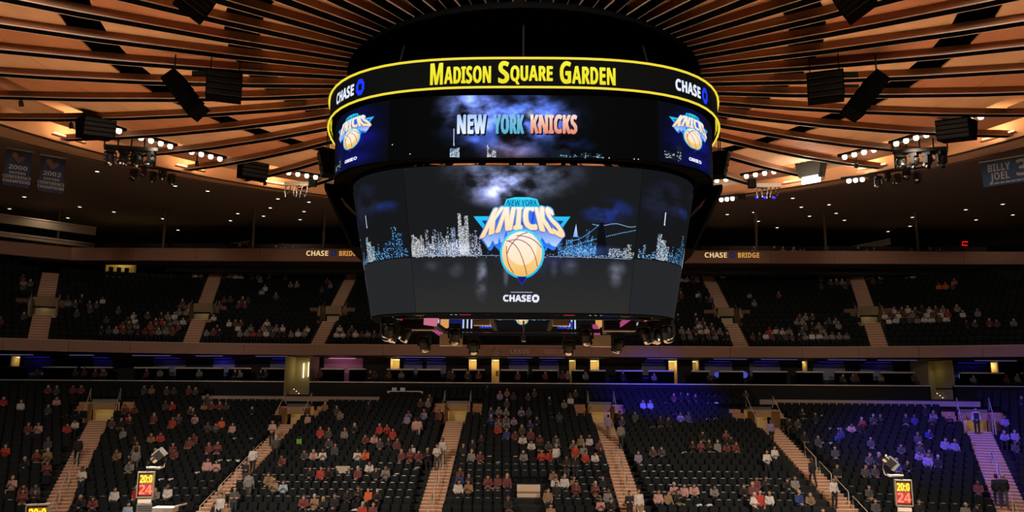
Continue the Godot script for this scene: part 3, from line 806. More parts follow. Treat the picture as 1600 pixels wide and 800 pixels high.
func screen_mat(key: String, im: Image, energy: float) -> StandardMaterial3D:
	var m := mat(key, Color(0.0, 0.0, 0.0), 0.7)
	m.metallic_specular = 0.08
	m.emission_enabled = true; m.emission = Color.BLACK; m.emission_energy_multiplier = energy
	m.emission_texture = ImageTexture.create_from_image(im)
	m.texture_repeat = false
	return m

func paint_screens() -> void:
	var nz := FastNoiseLite.new(); nz.seed = 4; nz.frequency = 0.006; nz.fractal_octaves = 4
	# main picture: the skyline over the water with the emblem
	var k := 2.522
	var c := Paint.new(1024, 598, Color8(24, 26, 28))
	var X := func(px: float, py: float) -> Vector2: return Vector2((px - 610.0) * k, (py - 252.0) * k)
	c.im.fill_rect(Rect2i(0, 372, 1024, 226), Color8(40, 41, 42))
	for y in range(372, 598): c.im.fill_rect(Rect2i(0, y, 1024, 1), Color8(34, 36, 40).lerp(Color8(46, 46, 44), (y - 372) / 226.0))
	c.haze(X.call(800, 262), Vector2(360, 170), Color(0.42, 0.46, 0.62), nz, 1.4)
	c.haze(X.call(768, 290), Vector2(190, 95), Color(0.6, 0.62, 0.9), nz, 1.2)
	c.haze(X.call(960, 325), Vector2(150, 70), Color(0.05, 0.12, 0.5), nz, 1.6)
	c.haze(X.call(840, 400), Vector2(250, 110), Color(0.04, 0.05, 0.16), nz, 1.0)
	city(c, X.call(612, 0).x, X.call(738, 0).x, 366, 70, Color(0.95, 0.97, 1.0), 0.85)
	city(c, X.call(614, 0).x, X.call(736, 0).x, 366, 95, Color(1.0, 1.0, 1.0), 0.7)
	city(c, X.call(640, 0).x, X.call(735, 0).x, 366, 120, Color(0.75, 0.82, 1.0), 0.45)
	city(c, X.call(700, 0).x, X.call(712, 0).x, 366, 190, Color(0.9, 0.94, 1.0), 0.8)
	city(c, X.call(686, 0).x, X.call(694, 0).x, 366, 140, Color(0.7, 0.8, 1.0), 0.7)
	city(c, X.call(662, 0).x, X.call(668, 0).x, 366, 130, Color(0.7, 0.8, 1.0), 0.5)
	city(c, X.call(876, 0).x, X.call(945, 0).x, 366, 90, Color(0.35, 0.62, 1.0), 0.6)
	city(c, X.call(918, 0).x, X.call(930, 0).x, 366, 140, Color(0.35, 0.6, 1.0), 0.5)
	city(c, X.call(968, 0).x, X.call(1012, 0).x, 366, 55, Color(0.85, 0.93, 1.0), 0.55)
	c.poly(PackedVector2Array([X.call(902, 366), X.call(906, 345), X.call(910, 366)]), Color(0.8, 0.9, 1), Color(0.5, 0.7, 1))
	for i in 400:
		var q: Vector2 = X.call(lerpf(612, 1012, rng.randf()), 0)
		if q.x > 335 and q.x < 670 and rng.randf() < 0.6: continue
		c.dot(q.x, 352 + rng.randf() * 20, rng.randi_range(2, 4), Color(0.8, 0.9, 1.0) * rng.randf_range(0.6, 1.0))
	c.line(X.call(612, 396), X.call(770, 397), 3, Color(0.5, 0.55, 0.7)); c.line(X.call(860, 398), X.call(1010, 400), 2.5, Color(0.5, 0.6, 0.8))
	# suspension bridge on the picture's right
	for i in 40:
		var t := i / 39.0
		var q: Vector2 = X.call(lerpf(888, 1012, t), 386 - 34 * pow(t, 0.8)); c.dot(q.x, q.y, 4, Color(0.45, 0.75, 1.0))
		q = X.call(lerpf(935, 1012, t), 345 + 2 * sin(t * 9)); c.dot(q.x, q.y, 3, Color(0.7, 0.85, 1.0))
		q = X.call(lerpf(895, 948, t), 372 - 30 * t * t); c.dot(q.x, q.y, 3, Color(0.4, 0.7, 1.0))
	c.poly(PackedVector2Array([X.call(944, 395), X.call(946, 342), X.call(954, 342), X.call(966, 395)]), Color8(10, 14, 24), Color8(10, 12, 18))
	for q in [[738, 425, 14, 34, 0.5], [735, 450, 16, 30, 0.25], [782, 425, 8, 30, 0.3], [690, 418, 20, 18, 0.22], [650, 415, 26, 14, 0.16], [900, 415, 22, 18, 0.2], [985, 418, 24, 20, 0.32], [985, 435, 18, 18, 0.16], [870, 420, 10, 22, 0.18]]:
		c.haze(X.call(q[0], q[1]), Vector2(q[2], q[3]) * k, Color(0.78, 0.82, 1.0) * q[4], nz, 1.0)
	c.haze(X.call(675, 385), Vector2(170, 36), Color(0.55, 0.6, 0.75), nz, 0.5)
	c.haze(X.call(940, 388), Vector2(190, 30), Color(0.25, 0.4, 0.75), nz, 0.5)
	team_logo(c, X.call(811.5, 394), k / 4.0)
	c.line(X.call(791, 456), X.call(832, 456), 3, Color8(170, 180, 205))
	c.label("CHASE", Rect2(X.call(777, 460.5), Vector2(52, 10.5) * k), Color8(225, 228, 255), Color8(240, 242, 255), 1.3)
	bank_mark(c, X.call(838, 466), 7.2 * k, Color8(240, 242, 255), Color8(60, 62, 80))
	screen_mat("main picture", c.im, 1.0)
	# corner picture
	c = Paint.new(256, 598, Color8(22, 23, 26))
	c.im.fill_rect(Rect2i(0, 372, 256, 226), Color8(38, 39, 42))
	c.haze(Vector2(90, 120), Vector2(110, 110), Color(0.06, 0.09, 0.22), nz, 1.4)
	c.haze(Vector2(190, 150), Vector2(60, 40), Color(0.03, 0.08, 0.3), nz, 1.4)
	city(c, 70, 110, 366, 150, Color(0.75, 0.87, 1.0), 0.75)
	c.line(Vector2(90, 165), Vector2(90, 220), 4, Color(0.85, 0.92, 1.0))
	city(c, 120, 250, 366, 130, Color(0.4, 0.65, 1.0), 0.4)
	city(c, 10, 70, 366, 60, Color(0.5, 0.7, 1.0), 0.5)
	screen_mat("corner picture", c.im, 1.0)
	# upper picture
	k = 2.286
	c = Paint.new(1024, 224, Color8(5, 6, 7))
	var Y := func(px: float, py: float) -> Vector2: return Vector2((px - 595.0) * k, (py - 147.0) * k)
	c.haze(Y.call(800, 190), Vector2(340, 170), Color(0.3, 0.42, 0.85), nz, 1.3)
	c.haze(Y.call(735, 168), Vector2(170, 110), Color(0.7, 0.8, 1.3), nz, 1.0)
	c.haze(Y.call(840, 180), Vector2(180, 110), Color(0.5, 0.65, 1.2), nz, 1.0)
	c.haze(Y.call(740, 217), Vector2(45, 18), Color(0.22, 0.28, 0.6), nz, 0.4)
	c.haze(Y.call(800, 240), Vector2(150, 80), Color(0.5, 0.38, 0.42), nz, 0.6)
	c.haze(Y.call(910, 222), Vector2(90, 40), Color(0.06, 0.12, 0.34), nz, 1.2)
	for i in 6:
		var d := 3.0 - i * 0.5
		for w in [["NEW", 711, 758], ["YORK", 771, 820], ["KNICKS", 832, 907]]:
			c.label(w[0], Rect2(Y.call(w[1], 178) + Vector2(d + 2, d + 2), Vector2(w[2] - w[1], 29) * k), Color8(8, 10, 30), Color8(10, 12, 30), 2.4)
	c.label("NEW", Rect2(Y.call(711, 178), Vector2(47, 29) * k), Color8(170, 205, 250), Color8(240, 248, 255), 2.2)
	c.label("YORK", Rect2(Y.call(771, 178), Vector2(49, 29) * k), Color8(130, 190, 235), Color8(90, 180, 205), 2.2)
	c.label("KNICKS", Rect2(Y.call(832, 178), Vector2(75, 29) * k), Color8(255, 225, 215), Color8(235, 140, 110), 2.2)
	c.haze(Y.call(831, 177), Vector2(26, 22), Color(0.9, 0.9, 1.0), nz, 0.0)
	for i in 50:
		var q: Vector2 = Y.call(lerpf(760, 905, rng.randf()), 172 + rng.randf() * 12); c.dot(q.x, q.y, 1, Color(0.6, 0.7, 1.0))
	c.line(Y.call(705, 199), Y.call(705, 226), 3, Color(0.75, 0.85, 1.0))
	city(c, Y.call(699, 0).x, Y.call(712, 0).x, 221, 42, Color(0.7, 0.85, 1.0), 0.9)
	city(c, Y.call(760, 0).x, Y.call(772, 0).x, 221, 46, Color(0.85, 0.9, 1.0), 0.8)
	c.poly(PackedVector2Array([Y.call(865, 245), Y.call(865, 234), Y.call(880, 233), Y.call(884, 230), Y.call(896, 232), Y.call(898, 245)]), Color8(20, 26, 40), Color8(20, 26, 40))
	city(c, Y.call(880, 0).x, Y.call(945, 0).x, 222, 18, Color(0.5, 0.7, 0.95), 0.35)
	for q in [[599, 219], [631, 236], [1002, 246], [1009, 245], [950, 243], [960, 244]]:
		var e: Vector2 = Y.call(q[0], q[1]); c.dot(e.x, minf(e.y, 219), 4, Color(0.85, 0.9, 1.0))
	screen_mat("upper picture", c.im, 1.0)
	c = Paint.new(256, 256, Color8(9, 11, 22))
	c.haze(Vector2(135, 140), Vector2(150, 190), Color(0.05, 0.06, 0.55), nz, 0.8)
	team_logo(c, Vector2(122, 128), 0.29, 0.92)
	c.label("CHASE", Rect2(98, 214, 40, 13), Color8(240, 240, 255), Color8(240, 240, 255), 1.0)
	bank_mark(c, Vector2(148, 220), 8, Color8(240, 242, 255), Color8(40, 42, 90))
	city(c, 15, 60, 240, 70, Color(0.7, 0.8, 1.0), 0.25)
	screen_mat("upper corner picture", c.im, 1.0)
	# name band
	c = Paint.new(1600, 140, Color8(15, 15, 14))
	var mid := 800.0
	var yellow := Color8(250, 245, 60)
	var put := func(txt: String, x0: float, x1: float, y0: float, y1: float) -> void:
		c.label(txt, Rect2(mid + x0, y0, x1 - x0, y1 - y0), yellow, Color8(240, 225, 40), 2.0)
	put.call("M", -478, -414, 16, 118); put.call("ADISON", -404, -166, 36, 118)
	put.call("S", -126, -74, 14, 119); put.call("QUARE", -64, 149, 36, 124)
	put.call("G", 188, 242, 14, 119); put.call("ARDEN", 250, 472, 36, 118)
	screen_mat("name band picture", c.im, 1.0)
	c = Paint.new(480, 140, Color8(14, 14, 15))
	c.label("CHASE", Rect2(30, 44, 250, 56), Color8(225, 235, 255), Color8(235, 240, 255), 2.5)
	bank_mark(c, Vector2(345, 72), 44, Color8(30, 60, 255), Color8(12, 12, 30))
	screen_mat("band corner picture", c.im, 1.0)
	# small inner screen
	c = Paint.new(1024, 150, Color8(16, 17, 20))
	c.im.fill_rect(Rect2i(20, 40, 140, 100), Color8(20, 30, 90))
	c.im.fill_rect(Rect2i(28, 46, 50, 92), Color8(225, 160, 90)); c.im.fill_rect(Rect2i(945, 46, 50, 92), Color8(225, 160, 90))
	for x in [12, 160, 184, 208, 780, 800, 820, 1000]: c.im.fill_rect(Rect2i(x, 48, 9, 88), Color8(210, 220, 255))
	for x in [260, 720]:
		c.im.fill_rect(Rect2i(x, 70, 90, 40), Color8(30, 60, 190)); c.label("7:00", Rect2(x + 12, 78, 64, 22), Color8(240, 225, 190), Color8(240, 225, 190)); c.im.fill_rect(Rect2i(x + 20, 116, 50, 20), Color8(220, 60, 40))
	city(c, 360, 480, 60, 55, Color(0.6, 0.85, 1.0), 0.7); city(c, 560, 680, 60, 55, Color(0.6, 0.8, 1.0), 0.6)
	team_logo(c, Vector2(512, 52), 0.24, 1.0)
	c.label("CHASE", Rect2(480, 118, 56, 14), Color8(230, 232, 255), Color8(230, 232, 255), 0.6)
	screen_mat("inner picture", c.im, 0.9)

func curve(a: float, n: float, th: float) -> Vector3:   # rounded-square plan; th is measured from +z
	var s := sin(th); var c := cos(th)
	var r := a / pow(pow(absf(s), n) + pow(absf(c), n), 1.0 / n)
	return Vector3(r * s, 0, r * c)

func band(d0: float, d1: float, ab: float, nb: float, at: float, nt: float, y0: float, y1: float, seg := 14) -> Geo:
	var g := Geo.new()
	var lo := []; var hi := []; var len := [0.0]
	for i in seg + 1:
		var th := deg_to_rad(lerpf(d0, d1, float(i) / seg))
		lo.append(curve(ab, nb, th) + Vector3.UP * y0); hi.append(curve(at, nt, th) + Vector3.UP * y1)
		if i: len.append(len[-1] + (hi[i] - hi[i - 1]).length())
	var nn := []
	for i in seg + 1:
		var t: Vector3 = lo[mini(i + 1, seg)] - lo[maxi(i - 1, 0)]
		nn.append(t.cross(hi[i] - lo[i]).normalized())
	for i in seg:
		var u0: float = len[i] / len[seg]; var u1: float = len[i + 1] / len[seg]
		g.tri_s(lo[i], lo[i + 1], hi[i + 1], nn[i], nn[i + 1], nn[i + 1], Vector2(u0, 1), Vector2(u1, 1), Vector2(u1, 0))
		g.tri_s(lo[i], hi[i + 1], hi[i], nn[i], nn[i + 1], nn[i], Vector2(u0, 1), Vector2(u1, 0), Vector2(u0, 0))
	return g

func cabinet(ab: float, nb: float, at: float, nt: float, y0: float, y1: float, thick: float, d0 := 0.0, d1 := 360.0) -> Geo:
	var g := Geo.new()
	var seg := 96
	for i in seg:
		var q := []
		for f in [float(i) / seg, float(i + 1) / seg]:
			var th := deg_to_rad(lerpf(d0, d1, f))
			q.append([curve(ab, nb, th) + Vector3.UP * y0, curve(at, nt, th) + Vector3.UP * y1, curve(ab - thick, nb, th) + Vector3.UP * y0, curve(at - thick, nt, th) + Vector3.UP * y1])
		g.quad(q[0][0], q[1][0], q[1][1], q[0][1]); g.quad(q[1][2], q[0][2], q[0][3], q[1][3])
		g.quad(q[0][1], q[1][1], q[1][3], q[0][3]); g.quad(q[1][0], q[0][0], q[0][2], q[1][2])
	return g

func scoreboard() -> void:
	paint_screens()
	var o := thing("hanging_scoreboard", "huge black hanging scoreboard with curved glowing screens and yellow outlined name band", "scoreboard", Vector3.ZERO)
	var squeeze := Transform3D(Basis.from_scale(Vector3(0.92, 1, 1)), Vector3.ZERO)
	gpart(o, "main_cabinet", cabinet(5.12, 4.2, 5.92, 3.5, 9.97, 14.0, 0.4), M["black"], squeeze)
	gpart(o, "upper_cabinet", cabinet(6.05, 3.5, 6.1, 3.3, 14.13, 15.96, 0.4), M["black"])
	gpart(o, "band_cabinet", cabinet(6.32, 2.95, 6.32, 2.95, 16.02, 16.95, 0.5), M["black"])
	gpart(o, "side_shroud", cabinet(5.55, 3.0, 6.45, 3.0, 12.2, 14.1, 0.3, 60.0, 120.0), M["black"])
	gpart(o, "side_shroud", cabinet(5.55, 3.0, 6.45, 3.0, 12.2, 14.1, 0.3, 240.0, 300.0), M["black"])
	for k in 4:
		var t := Transform3D(Basis(Vector3.UP, k * PI / 2), Vector3.ZERO)
		gpart(o, "main_screen", band(-33, 33, 5.15, 4.2, 5.95, 3.5, 9.99, 13.98), M["main picture"], squeeze * t)
		gpart(o, "main_corner_screen", band(33.1, 56.9, 5.15, 4.2, 5.95, 3.5, 9.99, 13.98), M["corner picture"], squeeze * t)
		gpart(o, "upper_screen", band(-33, 33, 6.08, 3.5, 6.13, 3.3, 14.16, 15.94), M["upper picture"], t)
		gpart(o, "upper_corner_screen", band(33.6, 56.4, 6.08, 3.5, 6.13, 3.3, 14.16, 15.94), M["upper corner picture"], t)
		gpart(o, "name_band", band(-36.5, 36.5, 6.4, 2.95, 6.4, 2.95, 16.06, 16.9), M["name band picture"], t)
		gpart(o, "band_corner", band(36.5, 53.5, 6.4, 2.95, 6.4, 2.95, 16.06, 16.9), M["band corner picture"], t)
	for y in [16.06, 16.9]:
		var loop := []
		for i in 97: loop.append(curve(6.43, 2.95, TAU * i / 96) + Vector3.UP * y)
		var g := Geo.new(); g.tube(loop, 0.032, 6); gpart(o, "yellow_light_line", g, glow("yellow line", Color8(248, 225, 60), 0.95))
	# frame between the cabinets, cables up to the hub
	for i in 16:
		var th := TAU * (i + 0.5) / 16
		var g := Geo.new(); g.bar(curve(5.6, 3.4, th) + Vector3.UP * 13.8, curve(5.75, 3.4, th) + Vector3.UP * 14.4, 0.12, 0.12, Vector3.RIGHT); gpart(o, "strut", g, M["black metal"])
	for i in 8:
		var th := TAU * i / 8
		var g := Geo.new(); g.tube([curve(5.7, 3, th) + Vector3.UP * 14.2, curve(5.0, 2, th) + Vector3.UP * 19.5], 0.04, 6); gpart(o, "cable", g, M["black metal"])
	# belly: frame, inner screens, pink corner panels
	var g := Geo.new()
	for s in [-1, 1]:
		g.bx(0, 10.05, s * 3.0, 8.6, 0.14, 0.2); g.bx(s * 3.0, 10.05, 0, 0.2, 0.14, 8.6); g.bx(s * 1.0, 10.1, 0, 0.14, 0.14, 8.6)
	gpart(o, "belly_frame", g, M["black metal"])
	g = Geo.new(); g.bx(0, 11.6, 0, 8.6, 0.1, 8.6); gpart(o, "belly_roof", g, M["black"])
	for k in 4:
		var b := Transform3D(Basis(Vector3.UP, k * PI / 2), Vector3.ZERO)
		var q := Geo.new()
		var c := [Vector3(-3.4, 9.93, -3.9), Vector3(3.4, 9.93, -3.9), Vector3(3.4, 10.95, -4.1), Vector3(-3.4, 10.95, -4.1)]
		q.tri_s(c[0], c[1], c[2], Vector3.BACK, Vector3.BACK, Vector3.BACK, Vector2(0, 1), Vector2(1, 1), Vector2(1, 0)); q.tri_s(c[0], c[2], c[3], Vector3.BACK, Vector3.BACK, Vector3.BACK, Vector2(0, 1), Vector2(1, 0), Vector2(0, 0))
		gpart(o, "inner_screen", q, M["inner picture"], b)
		q = Geo.new(); q.hexa([Vector3(3.0, 9.75, 2.6), Vector3(3.7, 10.2, 2.4), Vector3(3.6, 10.2, 2.9), Vector3(3.0, 9.8, 3.0), Vector3(3.0, 9.9, 2.6), Vector3(3.7, 10.35, 2.4), Vector3(3.6, 10.35, 2.9), Vector3(3.0, 9.95, 3.0)])
		gpart(o, "pink_panel", q, glow("pink panel", Color(0.85, 0.35, 0.6), 0.55), b)
	area(Vector3(0, 12.0, 6.6), Vector3(0, 9.0, 30), Vector2(7.4, 3.8), 0.15, Color(0.6, 0.7, 1.0))
	area(Vector3(0, 12.0, -6.6), Vector3(0, 9.0, -30), Vector2(7.4, 3.8), 0.15, Color(0.6, 0.7, 1.0))
	# lamps and speakers under the belly
	var first := moving_head("moving_head_lamp", "black moving head lamp with chrome trim under the hanging scoreboard", Vector3(-4.01, 9.95, 3.4), 0.5)
	first.set_meta("group", "moving lamps under the scoreboard")
	for q in [[-3.6, 2.6, 1.3], [-4.08, 2.0, 2.2], [-3.21, 1.0, -0.4], [-2.17, 1.5, 0.2], [-1.71, -1.0, 0.0], [1.65, -1.0, 0.1], [2.07, 1.5, -0.3], [3.13, 1.0, 0.6], [3.84, 2.6, -0.9], [4.24, 2.0, 2.6], [4.32, 3.4, -0.5]]:
		copy(first, Vector3(q[0], 9.95 - (0.22 if absf(q[1]) <= 1.0 else 0.0), q[1]), q[2])
	for q in [[-3.2, 2.9], [3.0, 2.9]]:
		var s := thing("belly_speaker", "grey slatted speaker box under the scoreboard edge", "speaker", Vector3(q[0], 9.82, q[1] - 0.4), 0, "speakers under the scoreboard")
		var b := Geo.new(); b.bx(0, 0.05, 0, 1.0, 0.4, 0.5); var bo := gpart(s, "box", b, mat("box grey", lin(0.06, 0.055, 0.05), 0.6))
		b = Geo.new()
		for i in 5: b.bx(0, -0.1 + i * 0.075, 0.26, 0.94, 0.03, 0.03)
		gpart(bo, "grille", b, M["black metal"])
	for q in [[-2.6, -2.0], [2.9, -2.0], [-1.25, 2.6], [1.2, 2.6]]:
		var s := thing("belly_box", "plain brown equipment box under the scoreboard belly", "box", Vector3(q[0], 9.62 if q[1] < 0 else 9.95, q[1]), 0, "equipment boxes under the scoreboard")
		var b := Geo.new(); b.bx(0, 0, 0, 0.8 if q[1] < 0 else 0.5, 0.42 if q[1] < 0 else 0.26, 0.4); gpart(s, "case", b, mat("box brown", lin(0.16, 0.12, 0.08), 0.7))
		b = Geo.new(); b.bx(0, 0.3, 0, 0.08, 0.4, 0.08); gpart(s, "bracket", b, M["black metal"])
	var cm := thing("belly_camera", "small pale camera mast under the scoreboard middle", "camera", Vector3(0.05, 9.55, 0.4))
	var cg := Geo.new(); cg.bx(0, 0, 0, 0.14, 0.2, 0.3); gpart(cm, "body", cg, M["grey metal"])
	cg = Geo.new(); cg.tube([Vector3(0, 0.1, 0), Vector3(0, 0.6, 0)], 0.035, 6); gpart(cm, "mast", cg, M["grey metal"])
	cg = Geo.new(); cg.lathe([Vector2(0.0, 0.0), Vector2(0.06, 0.0), Vector2(0.07, 0.12)], Transform3D(Basis(Vector3.RIGHT, PI / 2), Vector3(0, 0, 0.14)), 10); gpart(cm, "lens", cg, M["chrome"])

func moving_head(called: String, label: String, at: Vector3, turn: float, size := 1.0) -> Node3D:   # hangs from its base at y = 0
	var o := thing(called, label, "stage lamp", at, turn)
	var g := Geo.new(); g.bx(0, -0.08 * size, 0, 0.34 * size, 0.16 * size, 0.3 * size); gpart(o, "base", g, M["black metal"])
	for s in [-1, 1]:
		g = Geo.new(); g.bx(s * 0.2 * size, -0.3 * size, 0, 0.05 * size, 0.34 * size, 0.14 * size); gpart(o, "yoke_arm", g, M["black metal"])
	var t := Transform3D(Basis(Vector3.RIGHT, 0.5).scaled(Vector3.ONE * size), Vector3(0, -0.42 * size, 0))
	g = Geo.new(); g.lathe([Vector2(0, 0.26), Vector2(0.1, 0.24), Vector2(0.15, 0.12), Vector2(0.16, -0.12), Vector2(0.13, -0.2)].map(func(q): return Vector2(q.x, q.y)), t, 14); var hd := gpart(o, "head", g, M["black metal"])
	g = Geo.new(); g.lathe([Vector2(0.165, -0.22), Vector2(0.18, -0.2), Vector2(0.175, -0.12), Vector2(0.16, -0.1)], t, 14); gpart(hd, "bezel", g, M["chrome"])
	g = Geo.new(); g.lathe([Vector2(0, -0.25), Vector2(0.1, -0.23), Vector2(0.15, -0.2)], t, 14); gpart(hd, "lens", g, mat("lens", lin(0.12, 0.11, 0.10), 0.15, 0.8))
	return o

func speaker_box(label: String, at: Vector3, size: Vector3, turn: Basis, group := "") -> Node3D:
	var o := thing("hanging_speaker", label, "speaker", at, 0, group)
	o.basis = turn
	var g := Geo.new()
	var h := size / 2
	# front (+z) is cut back below, as line boxes are
	g.hexa([Vector3(-h.x, -h.y, h.z * 0.4), Vector3(h.x, -h.y, h.z * 0.4), Vector3(h.x, -h.y, -h.z), Vector3(-h.x, -h.y, -h.z), Vector3(-h.x, h.y, h.z), Vector3(h.x, h.y, h.z), Vector3(h.x, h.y, -h.z), Vector3(-h.x, h.y, -h.z)])
	var cb := gpart(o, "cabinet", g, M["black"])
	g = Geo.new()
	for i in 4: g.bx(0, -h.y * 0.7 + i * h.y * 0.46, lerpf(h.z * 0.4, h.z, 0.15 + i * 0.23) + 0.0, size.x * 0.94, h.y * 0.36, 0.05)
	gpart(cb, "grille", g, mat("speaker grille", lin(0.004, 0.0045, 0.0045), 0.9))
	for s in [-1, 1]:
		g = Geo.new(); g.tube([Vector3(s * h.x * 0.8, h.y, 0), Vector3(s * h.x * 0.8, h.y + 0.9, 0)], 0.02, 6)
		gpart(o, "hanging_strap", g, M["black metal"])
	return o

func rigs() -> void:
	var I := Basis()
	var pair := "speaker pairs under the ceiling"
	for s in [-1, 1]:
		var side: String = " on the yellow stairwell side" if s < 0 else " on the blue washed side"
		# long slanted array made of stacked boxes
		var a := Vector3(s * 12.05, 18.38, 1.5); var b := Vector3(s * 10.98, 17.02, 1.5)
		var o := thing("speaker_array", "slanted black line array speaker hung under the ceiling" + side, "speaker", (a + b) / 2, 0, pair)
		var d := (b - a).normalized()
		var bas := Basis(d.cross(Vector3.BACK).normalized(), d, Vector3.BACK)
		for i in 5:
			var g := Geo.new(); g.box(Transform3D(bas * Basis(Vector3.BACK, 0.03 * i), d * (-0.66 + i * 0.33)), Vector3(0.6, 0.33, 0.8), 0.92); gpart(o, "array_box", g, M["black"])
		var g := Geo.new(); g.tube([-d * 0.7, -d * 0.7 + Vector3(0, 0.9, 0)], 0.025, 6); gpart(o, "hanging_strap", g, M["black metal"])
		g = Geo.new(); g.bar(Vector3(-s * 0.2, 0.75, 0), Vector3(-s * 1.4, 0.75, 0), 0.12, 0.16); g.bar(Vector3(-s * 0.2, 0.35, 0), Vector3(-s * 1.0, 0.35, 0), 0.08, 0.08); gpart(o, "cross_beam", g, M["black metal"])
		speaker_box("broad black speaker box beside a slanted array" + side, Vector3(s * 10.2, 18.0, 1.5), Vector3(1.15, 0.85, 0.9), Basis(Vector3.UP, -s * 0.35), pair)
		speaker_box("black speaker box hung near the ceiling's inner ring" + side, Vector3(s * 8.95, 18.25, 7.0), Vector3(0.85, 0.6, 0.7), Basis(Vector3.UP, -s * 0.6) * Basis(Vector3.BACK, s * 0.5), "inner speakers")
		speaker_box("deep black speaker box at the ceiling rim" + side, Vector3(s * 19.2, 19.3, -6.9), Vector3(1.4, 0.85, 1.0), Basis(Vector3.UP, -s * 0.9) * Basis(Vector3.BACK, -s * 0.12), "rim speakers")
		speaker_box("curved black speaker on the scoreboard flank" + side, Vector3(s * 7.3, 16.1, -1.4), Vector3(0.7, 0.9, 0.7), Basis(Vector3.UP, s * 1.2), "flank speakers")
		# lamp truss with four heads
		var t0 := Vector3(s * 20.6, 19.45, -10.2); var t1 := Vector3(s * 18.6, 19.65, -11.5)
		var tr := thing("lamp_truss", "black truss bar on the ceiling rim carrying moving lamps" + side, "truss", (t0 + t1) / 2, 0, "lamp trusses")
		g = Geo.new(); g.bar(t0 - tr.position, t1 - tr.position, 0.5, 0.16); gpart(tr, "bar", g, M["black metal"])
		g = Geo.new()
		for i in 5: g.bar((t0 - tr.position).lerp(t1 - tr.position, i / 4.0), (t0 - tr.position).lerp(t1 - tr.position, i / 4.0) + Vector3(0, 0.6, 0), 0.05, 0.05, Vector3.RIGHT)
		gpart(tr, "hangers", g, M["black metal"])
		for i in 4:
			var m := moving_head("truss_lamp", "black moving lamp hung from a rim truss" + side, t0.lerp(t1, (i + 0.5) / 4.0) + Vector3(0, -0.08, 0), rng.randf() * 3.0, 1.25)
			m.set_meta("group", "lamps on the rim trusses")
		for i in 5:
			var m := moving_head("small_rim_lamp", "small black lamp in a cluster below the ceiling edge" + side, Vector3(s * (20.0 + 0.42 * i) , 19.75 + (0.25 if i % 2 else 0.0), -16.4 + 0.25 * i), i * 0.7, 0.95)
			m.set_meta("group", "lamp clusters below the ceiling edge")
		var cb := thing("cluster_bar", "black bar carrying a small lamp cluster below the ceiling edge" + side, "bar", Vector3(s * 20.8, 19.95, -15.9), 0, "cluster bars")
		g = Geo.new(); g.bar(Vector3(-s * 1.2, 0, -0.7), Vector3(s * 1.2, 0, 0.7), 0.1, 0.1); gpart(cb, "bar", g, M["black metal"])
		g = Geo.new(); g.tube([Vector3(0, 0, 0), Vector3(0, 1.2, 0)], 0.06, 6); gpart(cb, "stem", g, M["black metal"])
		# white bar with dangling fixtures
		var x0: float = 12.7 if s < 0 else 13.75
		var wb := thing("white_lamp_bar", "white lamp bar at the rim with dangling pale fixtures" if s < 0 else "white lamp bar at the rim with dangling blue lit fixtures", "lamp bar", Vector3(s * (x0 + 0.7), 19.72, -18.35))
		g = Geo.new(); g.bx(0, 0, 0, 1.45, 0.22, 0.2); gpart(wb, "bar", g, mat("white bar", lin(0.78, 0.72, 0.62), 0.4))
		g = Geo.new(); g.bx(-s * 0.95, 0.1, 0, 0.4, 0.5, 0.4); gpart(wb, "junction_box", g, M["black metal"])
		for i in 6:
			var x := -0.62 + i * 0.25
			g = Geo.new(); g.tube([Vector3(x, -0.1, 0), Vector3(x + rng.randf_range(-0.1, 0.05), -0.4, 0.05), Vector3(x - rng.randf_range(0.0, 0.2), -0.4 - rng.randf_range(0.15, 0.45), 0.05)], 0.04, 6); gpart(wb, "fixture_arm", g, M["chrome"])
			if s > 0 and i % 2 == 0:
				g = Geo.new(); g.lathe([Vector2(0, -0.05), Vector2(0.1, 0.0), Vector2(0.07, 0.1)], Transform3D(Basis(), Vector3(x - 0.1, -0.8, 0.05)), 10); gpart(wb, "blue_lens", g, glow("blue lens", Color(0.05, 0.06, 1.0), 2.0))
	speaker_box("black speaker box at the rim beside the white lamp bar", Vector3(-14.9, 19.65, -15.1), Vector3(1.45, 0.95, 1.0), Basis(Vector3.UP, 0.7), "")
	# flood lamp box
	var fl := thing("flood_lamp", "grey flood lamp box with a dazzling white face at the rim", "flood lamp", Vector3(15.8, 19.6, -15.1), -0.75)
	var g := Geo.new(); g.box(Transform3D(Basis(), Vector3(0, 0.15, 0)), Vector3(1.45, 0.8, 0.9), 0.8); gpart(fl, "housing", g, mat("flood grey", lin(0.035, 0.035, 0.032), 0.6))
	g = Geo.new(); g.box(Transform3D(Basis(Vector3.RIGHT, -0.35), Vector3(0.05, -0.42, 0.2)), Vector3(1.0, 0.42, 0.12)); gpart(fl, "lamp_face", g, glow("flood face", Color(1.0, 0.96, 0.88), 14.0))
	for i in 4:
		g = Geo.new(); g.lathe([Vector2(0, -0.05), Vector2(0.05, 0.0), Vector2(0.03, 0.06)], Transform3D(Basis(), Vector3(-0.5 + i * 0.33, 0.6, 0.4)), 8); gpart(fl, "pilot_lamp", g, glow("pilot", Color(1, 0.95, 0.85), 3.0))
	omni(Vector3(15.3, 18.3, -14.0), 6.0, Color(1.0, 0.95, 0.86), 0.3)
